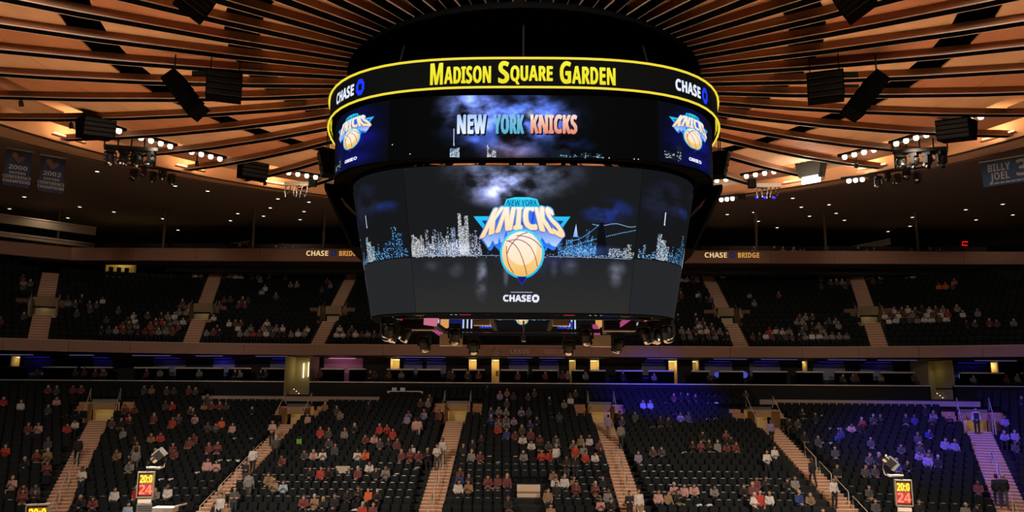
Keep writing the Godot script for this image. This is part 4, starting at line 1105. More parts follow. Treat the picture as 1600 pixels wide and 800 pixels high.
	for q in [[Vector3(13.3, 20.05, -23.3), "bright bar of three flood lamps under the outer ceiling band near the scoreboard"], [Vector3(19.6, 20.05, -18.4), "bright bar of three flood lamps under the outer ceiling band beside grey flood box"]]:
		var o := thing("flood_bar", q[1], "flood lamp", q[0], -0.5)
		for i in 3:
			g = Geo.new(); g.lathe([Vector2(0, -0.14), Vector2(0.12, -0.08), Vector2(0.13, 0.08), Vector2(0.0, 0.14)], Transform3D(Basis(), Vector3(-0.36 + i * 0.36, 0, 0)), 12); gpart(o, "lamp", g, glow("flood bulb", Color(1.0, 0.95, 0.86), 8.0))
		g = Geo.new(); g.bx(0, 0.2, 0, 1.6, 0.14, 0.2); gpart(o, "housing", g, M["black metal"])
		g = Geo.new(); g.bx(0.95, 0.05, 0, 0.45, 0.35, 0.35); gpart(o, "power_box", g, M["black metal"])
		omni(q[0] + Vector3(0, -0.3, 0.2), 2.5, Color(1.0, 0.93, 0.82), 0.2)
	# small cameras and track spots on the ribs
	for q in [[-21.3, 19.75, -4.7], [-20.8, 19.75, -7.6], [-17.0, 19.4, -12.6], [-14.6, 19.3, -16.2], [-9.8, 19.7, -19.5], [17.2, 19.4, -12.6], [11.0, 19.7, -19.5], [21.4, 19.75, -4.8], [16.0, 19.4, -14.4]]:
		var o := thing("track_spot", "tiny black track spot on a ceiling rib", "spot lamp", Vector3(q[0], q[1], q[2]), 0, "track spots on the ribs")
		g = Geo.new(); g.lathe([Vector2(0.0, -0.22), Vector2(0.1, -0.22), Vector2(0.09, 0.0), Vector2(0.04, 0.05)], Transform3D(Basis(Vector3.RIGHT, 0.4), Vector3.ZERO), 10); gpart(o, "can", g, M["black metal"])
		g = Geo.new(); g.tube([Vector3(0, 0, 0), Vector3(0, 0.35, 0)], 0.03, 6); gpart(o, "stem", g, M["black metal"])

func fittings() -> void:
	# banners
	var cloth := mat("banner blue", lin(0.012, 0.020, 0.055), 0.9)
	var ink := mat("banner ink", lin(0.24, 0.24, 0.25), 0.9)
	var orange := mat("banner orange", lin(0.16, 0.06, 0.03), 0.9)
	for q in [[Vector3(-29.1, 20.15, -16.7), "2000", "two thousand"], [Vector3(-27.7, 20.05, -17.7), "2002", "two thousand two"]]:
		var o := thing("champion_banner", "navy conference champions banner for the year " + q[2], "banner", q[0], 0.72)
		o.scale = Vector3.ONE * 0.74
		var g := Geo.new()
		var n := 8
		for i in n:
			var x0 := -0.85 + 1.7 * i / n; var x1 := -0.85 + 1.7 * (i + 1) / n
			var z0 := 0.03 * sin(i * 1.7); var z1 := 0.03 * sin((i + 1) * 1.7)
			g.hexa([Vector3(x0, -1.45, z0), Vector3(x1, -1.45, z1), Vector3(x1, -1.45, z1 - 0.02), Vector3(x0, -1.45, z0 - 0.02), Vector3(x0, 1.45, z0), Vector3(x1, 1.45, z1), Vector3(x1, 1.45, z1 - 0.02), Vector3(x0, 1.45, z0 - 0.02)])
		var cl := gpart(o, "cloth", g, cloth)
		g = Geo.new(); g.tube([Vector3(-0.95, 1.48, 0), Vector3(0.95, 1.48, 0)], 0.04, 6); gpart(o, "rod", g, M["grey metal"])
		text(cl, q[1], "year", Vector3(0, 0.05, 0.05), 0.34, 1.25, ink)
		text(cl, "EASTERN", "lettering", Vector3(0, -0.38, 0.05), 0.2, 0.95, ink)
		text(cl, "CONFERENCE", "lettering", Vector3(0, -0.72, 0.05), 0.24, 0.9, ink)
		text(cl, "CHAMPIONS", "lettering", Vector3(0, -1.06, 0.05), 0.24, 0.95, ink)
		g = Geo.new()
		g.hexa([Vector3(0, 0.4, 0.04), Vector3(0.45, 0.85, 0.04), Vector3(0.45, 0.85, 0.02), Vector3(0, 0.4, 0.02), Vector3(-0.45, 0.9, 0.04), Vector3(0.35, 1.0, 0.04), Vector3(0.35, 1.0, 0.02), Vector3(-0.45, 0.9, 0.02)])
		gpart(cl, "crest_shield", g, mat("banner crest", lin(0.08, 0.05, 0.05), 0.9))
		g = Geo.new(); g.lathe([Vector2(0, 0.0), Vector2(0.22, 0.0), Vector2(0.2, 0.02), Vector2(0, 0.025)], Transform3D(Basis(Vector3.RIGHT, PI / 2), Vector3(-0.28, 1.0, 0.05)), 14); gpart(cl, "crest_ball", g, orange)
	var o := thing("concert_banner", "blue Billy Joel concert banner hung from the ceiling edge", "banner", Vector3(28.1, 20.3, -16.9), -0.75)
	o.scale = Vector3.ONE * 0.86
	var g := Geo.new(); g.bx(0, 0, 0, 4.0, 1.75, 0.03); var cc := gpart(o, "cloth", g, mat("concert blue", lin(0.018, 0.045, 0.11), 0.9))
	g = Geo.new(); g.tube([Vector3(-2.1, 0.9, 0), Vector3(2.1, 0.9, 0)], 0.04, 6); gpart(o, "rod", g, M["grey metal"])
	text(cc, "BILLY", "lettering", Vector3(-1.0, 0.36, 0.02), 0.5, 0.72, ink)
	text(cc, "JOEL", "lettering", Vector3(-0.95, -0.24, 0.02), 0.5, 0.72, ink)
	text(cc, "3", "number", Vector3(0.35, 0.1, 0.02), 1.1, 0.95, ink)
	g = Geo.new()
	for i in 9: g.bx(-1.5 + i * 0.32, -0.7, 0.02, 0.24 + 0.05 * (i % 2), 0.1, 0.02)
	gpart(cc, "small_print", g, ink)
	# red neon in the dark concourse
	o = thing("red_sign", "small red glowing sign in the dark concourse", "sign", Vector3(41.3, 21.2, -46.0))
	g = Geo.new(); g.tube([Vector3(0.25, 0.3, 0), Vector3(-0.2, 0.3, 0), Vector3(-0.3, 0.0, 0), Vector3(0.2, -0.05, 0)], 0.04, 6); gpart(o, "letter", g, glow("red neon", Color(1.0, 0.06, 0.05), 1.6))
	g = Geo.new(); g.tube([Vector3(-0.95, -0.75, 0), Vector3(-0.45, -0.75, 0)], 0.05, 6); gpart(o, "letter", g, M["red neon"])
	# shot clocks
	clock("shot clock with yellow and red digits under a broadcast camera, over the plain ledge block", Vector3(-12.5, 4.66, 0.0), 0.16, 1.0, 1)
	clock("shot clock with yellow and red digits under a broadcast camera, on the blue side", Vector3(12.55, 4.60, 0.0), -0.16, 1.0, -1)
	clock("shot clock with yellow and red digits standing alone at the floor corner", Vector3(-12.3, 4.52, 6.3), 0.3, 1.0, 0)
	# pale scorer box edge under the near basket camera
	o = thing("camera_platform", "white camera platform edge beside the shot clock", "platform", Vector3(-12.55, 3.72, -1.0))
	g = Geo.new(); g.bx(0.3, 0, 0, 0.75, 0.16, 0.5); gpart(o, "deck", g, mat("white board", lin(0.12, 0.105, 0.09), 0.6))
	g = Geo.new(); g.tube([Vector3(0.0, -3.78, 0), Vector3(0.0, 0, 0)], 0.08, 8); gpart(o, "post", g, M["black metal"])
	g = Geo.new(); g.bar(Vector3(0.65, 0.1, 0), Vector3(1.05, 0.2, 0), 0.08, 0.05); gpart(o, "arm", g, M["white board"])
	o = thing("crowd_barrier", "black barred crowd barrier at the foot of the violet lit block", "barrier", Vector3(18.3, 0.6, -15.0))
	g = Geo.new(); g.tube([Vector3(-0.95, 0, 0), Vector3(-0.95, 1.1, 0), Vector3(0.95, 1.1, 0), Vector3(0.95, 0, 0), Vector3(-0.95, 0.0, 0)], 0.025, 6); gpart(o, "frame", g, M["grey metal"])
	for i in 14:
		g = Geo.new(); g.tube([Vector3(-0.84 + i * 0.13, 0, 0), Vector3(-0.84 + i * 0.13, 1.1, 0)], 0.012, 5); gpart(o, "bar", g, M["black metal"])
	# press desk under the suite front
	o = thing("press_desk", "dark press desk with grey frame and two laptops below the suite front", "desk", Vector3(-9.7, 6.7, -39.6))
	g = Geo.new(); g.bx(0, 0.75, 0, 3.0, 0.08, 0.6); gpart(o, "desk_top", g, M["grey metal"])
	for s in [-1, 1]:
		g = Geo.new(); g.bx(s * 1.4, 0.37, 0, 0.2, 0.75, 0.5); gpart(o, "leg", g, M["grey metal"])
		g = Geo.new(); g.bx(-0.6 + s * 0.35, 0.92, -0.1, 0.4, 0.26, 0.03); gpart(o, "laptop_lid", g, M["grey metal"])

func clock(label: String, at: Vector3, turn: float, s: float, cam_side: int) -> void:
	var o := thing("shot_clock", label, "shot clock", at, turn)
	var g := Geo.new(); g.bx(0, 0, -0.06, 0.5, 0.76, 0.1); gpart(o, "case", g, M["black metal"])
	g = Geo.new()
	for q in [[-0.25, 0, 0.03, 0.8], [0.25, 0, 0.03, 0.8]]: g.bx(q[0], q[1], 0, q[2], q[3], 0.14)
	g.bx(0, 0.4, 0, 0.53, 0.04, 0.14); g.bx(0, -0.4, 0, 0.53, 0.04, 0.14)
	gpart(o, "frame", g, mat("clock frame", lin(0.10, 0.085, 0.07), 0.5))
	g = Geo.new(); g.bx(0, 0.18, 0.0, 0.42, 0.3, 0.02); var uf := gpart(o, "upper_face", g, glow("clock amber", Color(0.75, 0.42, 0.02), 0.8))
	g = Geo.new(); g.bx(0, -0.16, 0.0, 0.42, 0.36, 0.02); var lf := gpart(o, "lower_face", g, glow("clock red", Color(0.8, 0.05, 0.02), 0.9))
	text(uf, "20:0", "time_digits", Vector3(0, 0.18, 0.015), 0.24, 0.62, glow("clock yellow digits", Color(1.0, 0.93, 0.2), 1.6))
	text(lf, "24", "shot_digits", Vector3(0, -0.16, 0.015), 0.3, 0.95, glow("clock red digits", Color(1.0, 0.4, 0.3), 1.8))
	g = Geo.new(); g.bx(0, -0.52, 0, 0.42, 0.13, 0.08); gpart(o, "white_strip", g, mat("clock strip", lin(0.25, 0.21, 0.17), 0.6))
	g = Geo.new(); g.bx(0, -0.8, -0.03, 0.46, 0.36, 0.12)
	for i in 5: g.bx(0, -0.93 + i * 0.065, 0.04, 0.42, 0.02, 0.03)
	gpart(o, "horn_grille", g, mat("horn grey", lin(0.03, 0.03, 0.03), 0.6))
	g = Geo.new(); g.bx(0, -2.6, -0.2, 0.2, 3.8, 0.2); gpart(o, "stanchion", g, M["black metal"])
	if cam_side == 0: return
	# broadcast robot camera on a swan-neck arm
	var c := thing("robot_camera", "pale robotic broadcast camera on a bracket above " + ("the clock by the pale ledge" if cam_side > 0 else "the blue side clock"), "camera", at + Vector3(0, 0.45, -0.05), turn)
	var d := float(cam_side)
	g = Geo.new(); g.tube([Vector3(-0.05 * d, 0.1, 0), Vector3(0.35 * d, 0.08, 0), Vector3(0.5 * d, 0.14, 0), Vector3(0.55 * d, 0.35, 0), Vector3(0.5 * d, 0.6, 0), Vector3(0.36 * d, 0.68, 0)], 0.045, 8); gpart(c, "arm", g, M["chrome"])
	g = Geo.new(); g.tube([Vector3(0, -0.05, 0), Vector3(0, 0.3, 0)], 0.035, 8); gpart(c, "post", g, M["chrome"])
	var t := Transform3D(Basis(Vector3.BACK, d * 0.75), Vector3(0.33 * d, 0.5, 0.05))
	g = Geo.new(); g.box(t, Vector3(0.24, 0.24, 0.24)); var bd := gpart(c, "body", g, M["black metal"])
	g = Geo.new(); g.box(t.translated_local(Vector3(0, 0.14, 0)), Vector3(0.28, 0.05, 0.26)); gpart(bd, "hood", g, mat("camera shell", lin(0.09, 0.085, 0.075), 0.4))
	g = Geo.new(); g.lathe([Vector2(0.09, -0.12), Vector2(0.12, -0.1), Vector2(0.12, 0.06), Vector2(0.08, 0.08)], t * Transform3D(Basis(Vector3.BACK, PI / 2), Vector3(-0.2, 0, 0)), 14); gpart(bd, "lens_barrel", g, M["chrome"])
	g = Geo.new(); g.box(t.translated_local(Vector3(0.18, 0, 0)), Vector3(0.1, 0.3, 0.2)); gpart(bd, "motor", g, M["camera shell"])

# ---- seats
func seat_meshes() -> Array:
	var back := Geo.new()   # a slightly bowed backrest
	var n := 4
	for i in n:
		var x0 := -0.235 + 0.47 * i / n; var x1 := -0.235 + 0.47 * (i + 1) / n
		var z0 := -0.05 + 0.9 * x0 * x0; var z1 := -0.05 + 0.9 * x1 * x1
		back.hexa([Vector3(x0, 0.36, z0 - 0.12), Vector3(x1, 0.36, z1 - 0.12), Vector3(x1, 0.36, z1 - 0.18), Vector3(x0, 0.36, z0 - 0.18), Vector3(x0, 0.84, z0 - 0.2), Vector3(x1, 0.84, z1 - 0.2), Vector3(x1, 0.84, z1 - 0.25), Vector3(x0, 0.84, z0 - 0.25)])
	var pan := Geo.new()   # the pan stands folded up
	pan.box(Transform3D(Basis(Vector3.RIGHT, -0.2), Vector3(0, 0.6, -0.02)), Vector3(0.44, 0.4, 0.07))
	var legs := Geo.new()
	var legs2 := Geo.new()
	legs.bx(-0.25, 0.3, -0.12, 0.03, 0.6, 0.1); legs.bx(-0.25, 0.62, -0.03, 0.045, 0.04, 0.34)
	legs2.bx(0.25, 0.3, -0.12, 0.03, 0.6, 0.1); legs2.bx(0.25, 0.62, -0.03, 0.045, 0.04, 0.34)
	var flat := Geo.new(); flat.box(Transform3D(Basis(Vector3.RIGHT, -0.06), Vector3(0, 0.4, 0.03)), Vector3(0.44, 0.06, 0.42))
	var plate := Geo.new(); plate.box(Transform3D(Basis(Vector3.RIGHT, -0.2), Vector3(0, 0.79, 0.02)), Vector3(0.2, 0.025, 0.03))
	return [back, pan, legs, plate, flat, legs2]

func block_clear(u: float, k: int, z: float, list: Array, half: float) -> bool:
	for s in list:
		var w: float = s[1] / 2 + half
		if list == LOWER_STAIRS and k > s[2]: w = 2.1 if k <= s[2] + 4 else 0.0
		if list == UPPER_STAIRS and k > 4 and k <= 7: w = 1.5
		if absf(u - s[0]) < u_width(s[0], w, z): return false
	return true

var rows := {}      # row -> [[u, taken], ...] in the lower stand; 100 + row in the upper one

func lay_out_rows() -> void:
	for k in range(-3, 23):
		var z := LZ - k * 1.0 - 0.12
		var u := -50.0
		rows[k] = []
		while u < 50.0:
			if block_clear(u, k, z, LOWER_STAIRS, 0.3) and k <= last_row(u) and not (absf(u - 0.42) < 1.0 and k <= 3): rows[k].append([u, false])
			u += u_width(u, 0.56, z)
	for k in 21:
		var z := UZ - k * 0.83 - 0.1
		var u := -54.0
		rows[100 + k] = []
		while u < 54.0:
			if block_clear(u, k, z, UPPER_STAIRS, 0.3) and not (k > 13 and u > -49.6 and u < -34.4): rows[100 + k].append([u, false])
			u += u_width(u, 0.56, z)

func claim(k: int, u: float) -> float:   # the free seat of row k next to u, or NAN
	var best := -1; var d := 1.6 if absf(u) <= 18 else 2.6
	for i in rows[k].size():
		var e: float = absf(rows[k][i][0] - u)
		if not rows[k][i][1] and e < d: d = e; best = i
	if best < 0: return NAN
	rows[k][best][1] = true
	return rows[k][best][0]

func seats() -> void:
	var ms := seat_meshes()
	var m: Material = M["seat"]; var pm: Material = M["seat plate"]
	var one := []
	for down in 2:
		var all := Geo.new()
		for g in [ms[0], ms[4] if down else ms[1], ms[2], ms[5]]: all.v.append_array(g.v); all.n.append_array(g.n); all.uv.append_array(g.uv)
		var am := ArrayMesh.new()
		all.surface(am, m)
		one.append(am)
	var places := []   # [distance, transform, taken]
	for k in rows:
		for q in rows[k]:
			var u: float = q[0]
			var up: bool = k >= 100
			var p := along(u, UZ - (k - 100) * 0.83 - 0.1 if up else LZ - k * 1.0 - 0.12); p.y = UY + (k - 100) * 0.5 if up else LY + k * 0.275
			var d := 500.0 if up else p.distance_to(Vector3(0, 8, 27))
			if not up and (absf(atan2(p.x, 27 - p.z)) > 0.57 or k < 0): d += 1000.0
			places.append([d, Transform3D(Basis(Vector3.UP, facing(u)), p), q[1], u])
	places.sort_custom(func(a, b): return a[0] < b[0])
	var parts := []
	for g in ms: parts.append(g.mesh(m))
	parts[3] = ms[3].mesh(pm)
	var proto := [null, null]
	for i in 300:
		var t: Transform3D = places[i][1]
		var down := 1 if places[i][2] else 0
		var where := block_name(places[i][3])
		var label := ("dark seat with pan down under a person, low rows of " if down else "dark seat with pan folded up, low rows of ") + where
		if proto[down] == null:
			var o := thing("arena_seat", label, "seat", t.origin)
			part(o, "backrest", parts[0]); var sp := part(o, "seat_pan", parts[4] if down else parts[1]); part(o, "armrest", parts[2]); part(o, "armrest", parts[5])
			if not down: part(sp, "number_plate", parts[3])
			o.transform = t
			proto[down] = o
		else:
			var o := copy(proto[down], t.origin, 0.0, label)
			o.transform = t
		get_child(-1).set_meta("group", ("occupied seats in " if down else "folded seats in ") + where)
	var root := Node3D.new()
	root.name = "arena_seat_rows"
	root.set_meta("kind", "stuff"); root.set_meta("label", "rows of dark folding seats filling the stands"); root.set_meta("category", "seats")
	add_child(root)
	for down in 2:
		var list := []
		for i in range(300, places.size()):
			if places[i][2] == (down == 1): list.append(places[i][1])
		var mm := MultiMesh.new()
		mm.transform_format = MultiMesh.TRANSFORM_3D; mm.mesh = one[down]
		mm.instance_count = list.size()
		for i in list.size(): mm.set_instance_transform(i, list[i])
		var o := MultiMeshInstance3D.new()
		o.name = "occupied_seats" if down else "folded_seats"; o.multimesh = mm
		o.set_meta("kind", "stuff")
		root.add_child(o)

# ---- people: skeleton of tapered bones, joined by a smooth minimum and meshed as surface nets
class Net:
	var bones := []      # [a, b, ra, rb]
	func bone(a: Vector3, b: Vector3, ra: float, rb: float) -> void:
		bones.append([a, b, ra, rb])
	func build(cell: float, k: float, grow: float, into: Geo, t := Transform3D(), dents := []) -> void:
		var lo := Vector3.ONE * 1e9; var hi := -lo
		for b in bones:
			var r: float = maxf(b[2], b[3]) + grow + cell * 2
			lo = lo.min(b[0] - Vector3.ONE * r).min(b[1] - Vector3.ONE * r); hi = hi.max(b[0] + Vector3.ONE * r).max(b[1] + Vector3.ONE * r)
		var nx := int((hi.x - lo.x) / cell) + 2; var ny := int((hi.y - lo.y) / cell) + 2; var nz := int((hi.z - lo.z) / cell) + 2
		var f := PackedFloat32Array(); f.resize(nx * ny * nz); f.fill(1.0)
		for b in bones:
			var A: Vector3 = b[0]; var B: Vector3 = b[1]; var ra: float = b[2] + grow; var rb: float = b[3] + grow
			var r := maxf(ra, rb) + k + cell * 1.5
			var l := (A.min(B) - Vector3.ONE * r - lo) / cell; var h := (A.max(B) + Vector3.ONE * r - lo) / cell
			var ab := B - A; var ll := maxf(ab.length_squared(), 1e-9)
			for z in range(maxi(0, int(l.z)), mini(nz, int(h.z) + 1)):
				for y in range(maxi(0, int(l.y)), mini(ny, int(h.y) + 1)):
					var row := (z * ny + y) * nx
					for x in range(maxi(0, int(l.x)), mini(nx, int(h.x) + 1)):
						var p := lo + Vector3(x, y, z) * cell - A
						var s := clampf(p.dot(ab) / ll, 0.0, 1.0)
						var d := (p - ab * s).length() - lerpf(ra, rb, s)
						var e := f[row + x]
						var m := maxf(k - absf(d - e), 0.0) / k
						f[row + x] = minf(d, e) - m * m * k * 0.25
		for q in dents:   # shallow hollows: [centre, radius]
			var r: float = q[1] + cell * 2
			var l: Vector3 = (q[0] - Vector3.ONE * r - lo) / cell; var h: Vector3 = (q[0] + Vector3.ONE * r - lo) / cell
			for z in range(maxi(0, int(l.z)), mini(nz, int(h.z) + 1)):
				for y in range(maxi(0, int(l.y)), mini(ny, int(h.y) + 1)):
					for x in range(maxi(0, int(l.x)), mini(nx, int(h.x) + 1)):
						var d: float = q[1] - (lo + Vector3(x, y, z) * cell).distance_to(q[0])
						var i := (z * ny + y) * nx + x
						f[i] = maxf(f[i], d)
		var vid := {}
		var vs := PackedVector3Array(); var ns := PackedVector3Array()
		var sx := 1; var sy := nx; var sz := nx * ny
		for z in nz - 1:
			for y in ny - 1:
				for x in nx - 1:
					var i := (z * ny + y) * nx + x
					var c := [f[i], f[i + sx], f[i + sy], f[i + sx + sy], f[i + sz], f[i + sx + sz], f[i + sy + sz], f[i + sx + sy + sz]]
					var neg := 0
					for q in c:
						if q < 0.0: neg += 1
					if neg == 0 or neg == 8: continue
					var sum := Vector3.ZERO; var cnt := 0
					for e in [[0, 1], [2, 3], [4, 5], [6, 7], [0, 2], [1, 3], [4, 6], [5, 7], [0, 4], [1, 5], [2, 6], [3, 7]]:
						var a: float = c[e[0]]; var b: float = c[e[1]]
						if (a < 0.0) != (b < 0.0):
							var s := a / (a - b)
							var pa := Vector3(e[0] & 1, (e[0] >> 1) & 1, e[0] >> 2); var pb := Vector3(e[1] & 1, (e[1] >> 1) & 1, e[1] >> 2)
							sum += pa.lerp(pb, s); cnt += 1
					vid[i] = vs.size()
					vs.append(lo + (Vector3(x, y, z) + sum / cnt) * cell)
					ns.append(Vector3(c[1] + c[3] + c[5] + c[7] - c[0] - c[2] - c[4] - c[6], c[2] + c[3] + c[6] + c[7] - c[0] - c[1] - c[4] - c[5], c[4] + c[5] + c[6] + c[7] - c[0] - c[1] - c[2] - c[3]).normalized())
		var nb := t.basis.orthonormalized()
		for i in vid:
			var x: int = i % nx; var y: int = (i / nx) % ny; var z: int = i / sz
			for ax in 3:
				var d: int = [sx, sy, sz][ax]; var d1: int = [sy, sz, sx][ax]; var d2: int = [sz, sx, sy][ax]
				if [y, z, x][ax] == 0 or [z, x, y][ax] == 0: continue
				if (f[i] < 0.0) == (f[i + d] < 0.0): continue
				var a: int = vid.get(i, -1); var b: int = vid.get(i - d1, -1); var c2: int = vid.get(i - d1 - d2, -1); var e: int = vid.get(i - d2, -1)
				if a < 0 or b < 0 or c2 < 0 or e < 0: continue
				var q := [a, b, c2, e]
				if f[i] < 0.0: q = [a, e, c2, b]
				# q runs clockwise seen from outside; tri_s takes counter-clockwise
				for tr in [[0, 2, 1], [0, 3, 2]]:
					var A: int = q[tr[0]]; var B: int = q[tr[1]]; var C: int = q[tr[2]]
					into.tri_s(t * vs[A], t * vs[B], t * vs[C], nb * ns[A], nb * ns[B], nb * ns[C])

var head_geo: Geo
var hand_geo: Geo

func add_geo(into: Geo, g: Geo, t: Transform3D) -> void:
	var nb := t.basis.orthonormalized()
	var flip := t.basis.determinant() < 0
	for i in range(0, g.v.size(), 3):
		var o := [0, 2, 1] if flip else [0, 1, 2]
		for j in o:
			into.v.append(t * g.v[i + j]); into.n.append(nb * g.n[i + j]); into.uv.append(Vector2.ZERO)

func make_head_and_hand() -> void:
	var h := Net.new()   # origin at the middle of the head, looking along +z
	h.bone(Vector3(0, 0.03, -0.015), Vector3(0, 0.02, 0.01), 0.092, 0.088)
	h.bone(Vector3(0, -0.02, 0.025), Vector3(0, -0.075, 0.045), 0.066, 0.042)
	h.bone(Vector3(0, -0.05, -0.02), Vector3(0, -0.16, -0.03), 0.055, 0.056)
	h.bone(Vector3(0, 0.01, 0.09), Vector3(0, -0.025, 0.112), 0.010, 0.015)
	h.bone(Vector3(-0.03, 0.025, 0.085), Vector3(0.03, 0.025, 0.085), 0.012, 0.012)
	h.bone(Vector3(-0.018, -0.058, 0.088), Vector3(0.018, -0.058, 0.088), 0.009, 0.009)
	for s in [-1, 1]:
		h.bone(Vector3(s * 0.088, 0.015, -0.005), Vector3(s * 0.084, -0.02, 0.0), 0.018, 0.013)
	head_geo = Geo.new()
	h.build(0.011, 0.02, 0.0, head_geo, Transform3D(), [[Vector3(-0.032, 0.004, 0.104), 0.016], [Vector3(0.032, 0.004, 0.104), 0.016], [Vector3(0, -0.0585, 0.106), 0.009]])
	var g := Net.new()   # wrist at the origin, fingers along -y, palm towards +z, thumb on +x
	g.bone(Vector3(0, 0.02, 0), Vector3(0, -0.03, 0), 0.026, 0.026)
	for i in 4:
		var x := 0.03 - i * 0.02
		var l: float = [0.068, 0.076, 0.071, 0.056][i]
		g.bone(Vector3(x * 0.6, -0.02, 0), Vector3(x, -0.09, 0.0), 0.016, 0.013)
		g.bone(Vector3(x, -0.09, 0), Vector3(x * 1.15, -0.09 - l * 0.55, 0.018), 0.0098, 0.0092)
		g.bone(Vector3(x * 1.15, -0.09 - l * 0.55, 0.018), Vector3(x * 1.15, -0.09 - l * 0.85, 0.048), 0.0092, 0.008)
	g.bone(Vector3(0.018, -0.03, 0.008), Vector3(0.05, -0.062, 0.022), 0.014, 0.011)
	g.bone(Vector3(0.05, -0.062, 0.022), Vector3(0.052, -0.098, 0.036), 0.0105, 0.009)
	hand_geo = Geo.new()
	g.build(0.0075, 0.006, 0.0, hand_geo)

func figure(pose: String) -> Dictionary:   # meshes of one figure, feet (or seat ledge) at y = 0, looking along +z
	var J := {}
	var sit := pose.begins_with("sit")
	if sit:
		J.pel = Vector3(0, 0.54, -0.06); J.che = Vector3(0, 0.86, -0.08); J.nek = Vector3(0, 1.03, -0.05); J.hed = Vector3(0, 1.19, -0.02)
		if pose == "sit_forward": J.che = Vector3(0, 0.84, 0.05); J.nek = Vector3(0, 0.99, 0.13); J.hed = Vector3(0, 1.13, 0.2)
		if pose == "sit_turned": J.hed += Vector3(0.03, 0, 0)
	else:
		J.pel = Vector3(0, 0.95, 0); J.che = Vector3(0, 1.27, -0.01); J.nek = Vector3(0, 1.46, -0.01); J.hed = Vector3(0, 1.62, 0.02)
	for s in [-1, 1]:
		var a := "l" if s < 0 else "r"
		var sh: Vector3 = J.che + Vector3(s * 0.172, 0.125, 0.0)
		J["sh" + a] = sh; J["hip" + a] = J.pel + Vector3(s * 0.09, -0.02, 0.02)
		if sit:
			J["kn" + a] = Vector3(s * 0.14, 0.53, 0.38); J["an" + a] = Vector3(s * 0.13, 0.09, 0.40 + (0.06 if s > 0 else 0.0))
			match pose:
				"sit_lap": J["el" + a] = sh + Vector3(s * 0.04, -0.26, 0.06); J["wr" + a] = Vector3(s * 0.06, 0.63, 0.2)
				"sit_phone": J["el" + a] = sh + Vector3(s * 0.06, -0.26, 0.08); J["wr" + a] = Vector3(s * 0.07, 0.86, 0.22)
				"sit_turned": J["el" + a] = sh + Vector3(s * 0.06, -0.25, 0.04 + s * 0.05); J["wr" + a] = Vector3(s * 0.2, 0.62, 0.2)
				_: J["el" + a] = sh + Vector3(s * 0.06, -0.25, 0.1); J["wr" + a] = Vector3(s * 0.06, 0.66, 0.36)
		else:
			var st: float = 0.14 * s if pose == "stand_walk" else 0.0
			J["kn" + a] = Vector3(s * 0.1, 0.5, 0.03 + st); J["an" + a] = Vector3(s * 0.1, 0.085, -0.02 + st * (1.3 if s > 0 else 1.8))
			J["el" + a] = sh + Vector3(s * 0.06, -0.28, -0.03 - st * 0.6); J["wr" + a] = sh + Vector3(s * 0.05, -0.5, 0.07 - st)
			if pose == "stand_crossed": J["el" + a] = sh + Vector3(s * 0.07, -0.27, 0.05); J["wr" + a] = Vector3(-s * 0.06, 1.16, 0.17)
	var body := Net.new(); var top := Net.new(); var legs := Net.new(); var shoe := Net.new(); var hair := Net.new()
	for s in [-1, 1]:
		var a := "l" if s < 0 else "r"
		var w := Vector3(s * 0.06, 0, 0)
		for n in [body, top]:
			n.bone(J.pel + w, J.che + w * 1.2, 0.105, 0.108)
			n.bone(J.che + w, J["sh" + a] + Vector3(-s * 0.03, -0.01, 0), 0.1, 0.066)
			n.bone(J["sh" + a], J["el" + a], 0.056, 0.043)
		body.bone(J["el" + a], J["wr" + a], 0.042, 0.028)
		top.bone(J["el" + a], J["el" + a].lerp(J["wr" + a], 0.85), 0.043, 0.034)
		for n in [body, legs]:
			n.bone(J.pel + w, J["hip" + a], 0.11, 0.09)
			n.bone(J["hip" + a], J["kn" + a], 0.084, 0.056)
			n.bone(J["kn" + a], J["an" + a] + Vector3(0, 0.03 if n == legs else 0.0, 0), 0.056, 0.042)
		var toe: Vector3 = J["an" + a] + Vector3(s * 0.02, -0.045, 0.15)
		body.bone(J["an" + a] + Vector3(0, -0.03, -0.03), toe, 0.04, 0.03)
		shoe.bone(J["an" + a] + Vector3(0, -0.035, -0.04), toe, 0.046, 0.036); shoe.bone(J["an" + a], J["an" + a] + Vector3(0, -0.03, 0), 0.048, 0.048)
	body.bone(J.che + Vector3(0, 0.1, 0), J.nek, 0.07, 0.056); body.bone(J.nek, J.hed + Vector3(0, -0.05, -0.02), 0.056, 0.055)
	top.bone(J.che + Vector3(0, 0.1, 0), J.nek + Vector3(0, -0.03, 0), 0.072, 0.06)
	var out := {}
	var g := Geo.new(); body.build(0.03, 0.045, 0.0, g)
	var look := Basis(Vector3.UP, 0.5 if pose == "sit_turned" else 0.0) * Basis(Vector3.RIGHT, 0.28 if pose in ["sit_phone", "sit_forward"] else 0.05)
	add_geo(g, head_geo, Transform3D(look, J.hed))
	for s in [-1, 1]:
		var a := "l" if s < 0 else "r"
		var y: Vector3 = (J["el" + a] - J["wr" + a]).normalized()
		var zz: Vector3 = (Vector3.BACK if sit else Vector3(-s, 0, 0.3)) + Vector3(0, 0.01, 0)
		if sit and pose == "sit_lap": zz = Vector3(0, -1, 0.1)
		var x := y.cross(zz).normalized()
		var b := Basis(x, y, x.cross(y))
		if s > 0: b = Basis(-x, y, x.cross(y))
		add_geo(g, hand_geo, Transform3D(b, J["wr" + a]))
	out.body = g.mesh()
	g = Geo.new(); top.build(0.03, 0.05, 0.016, g); out.top = g.mesh()
	g = Geo.new(); legs.build(0.03, 0.04, 0.012, g); out.trousers = g.mesh()
	g = Geo.new(); shoe.build(0.02, 0.02, 0.0, g); out.shoes = g.mesh()
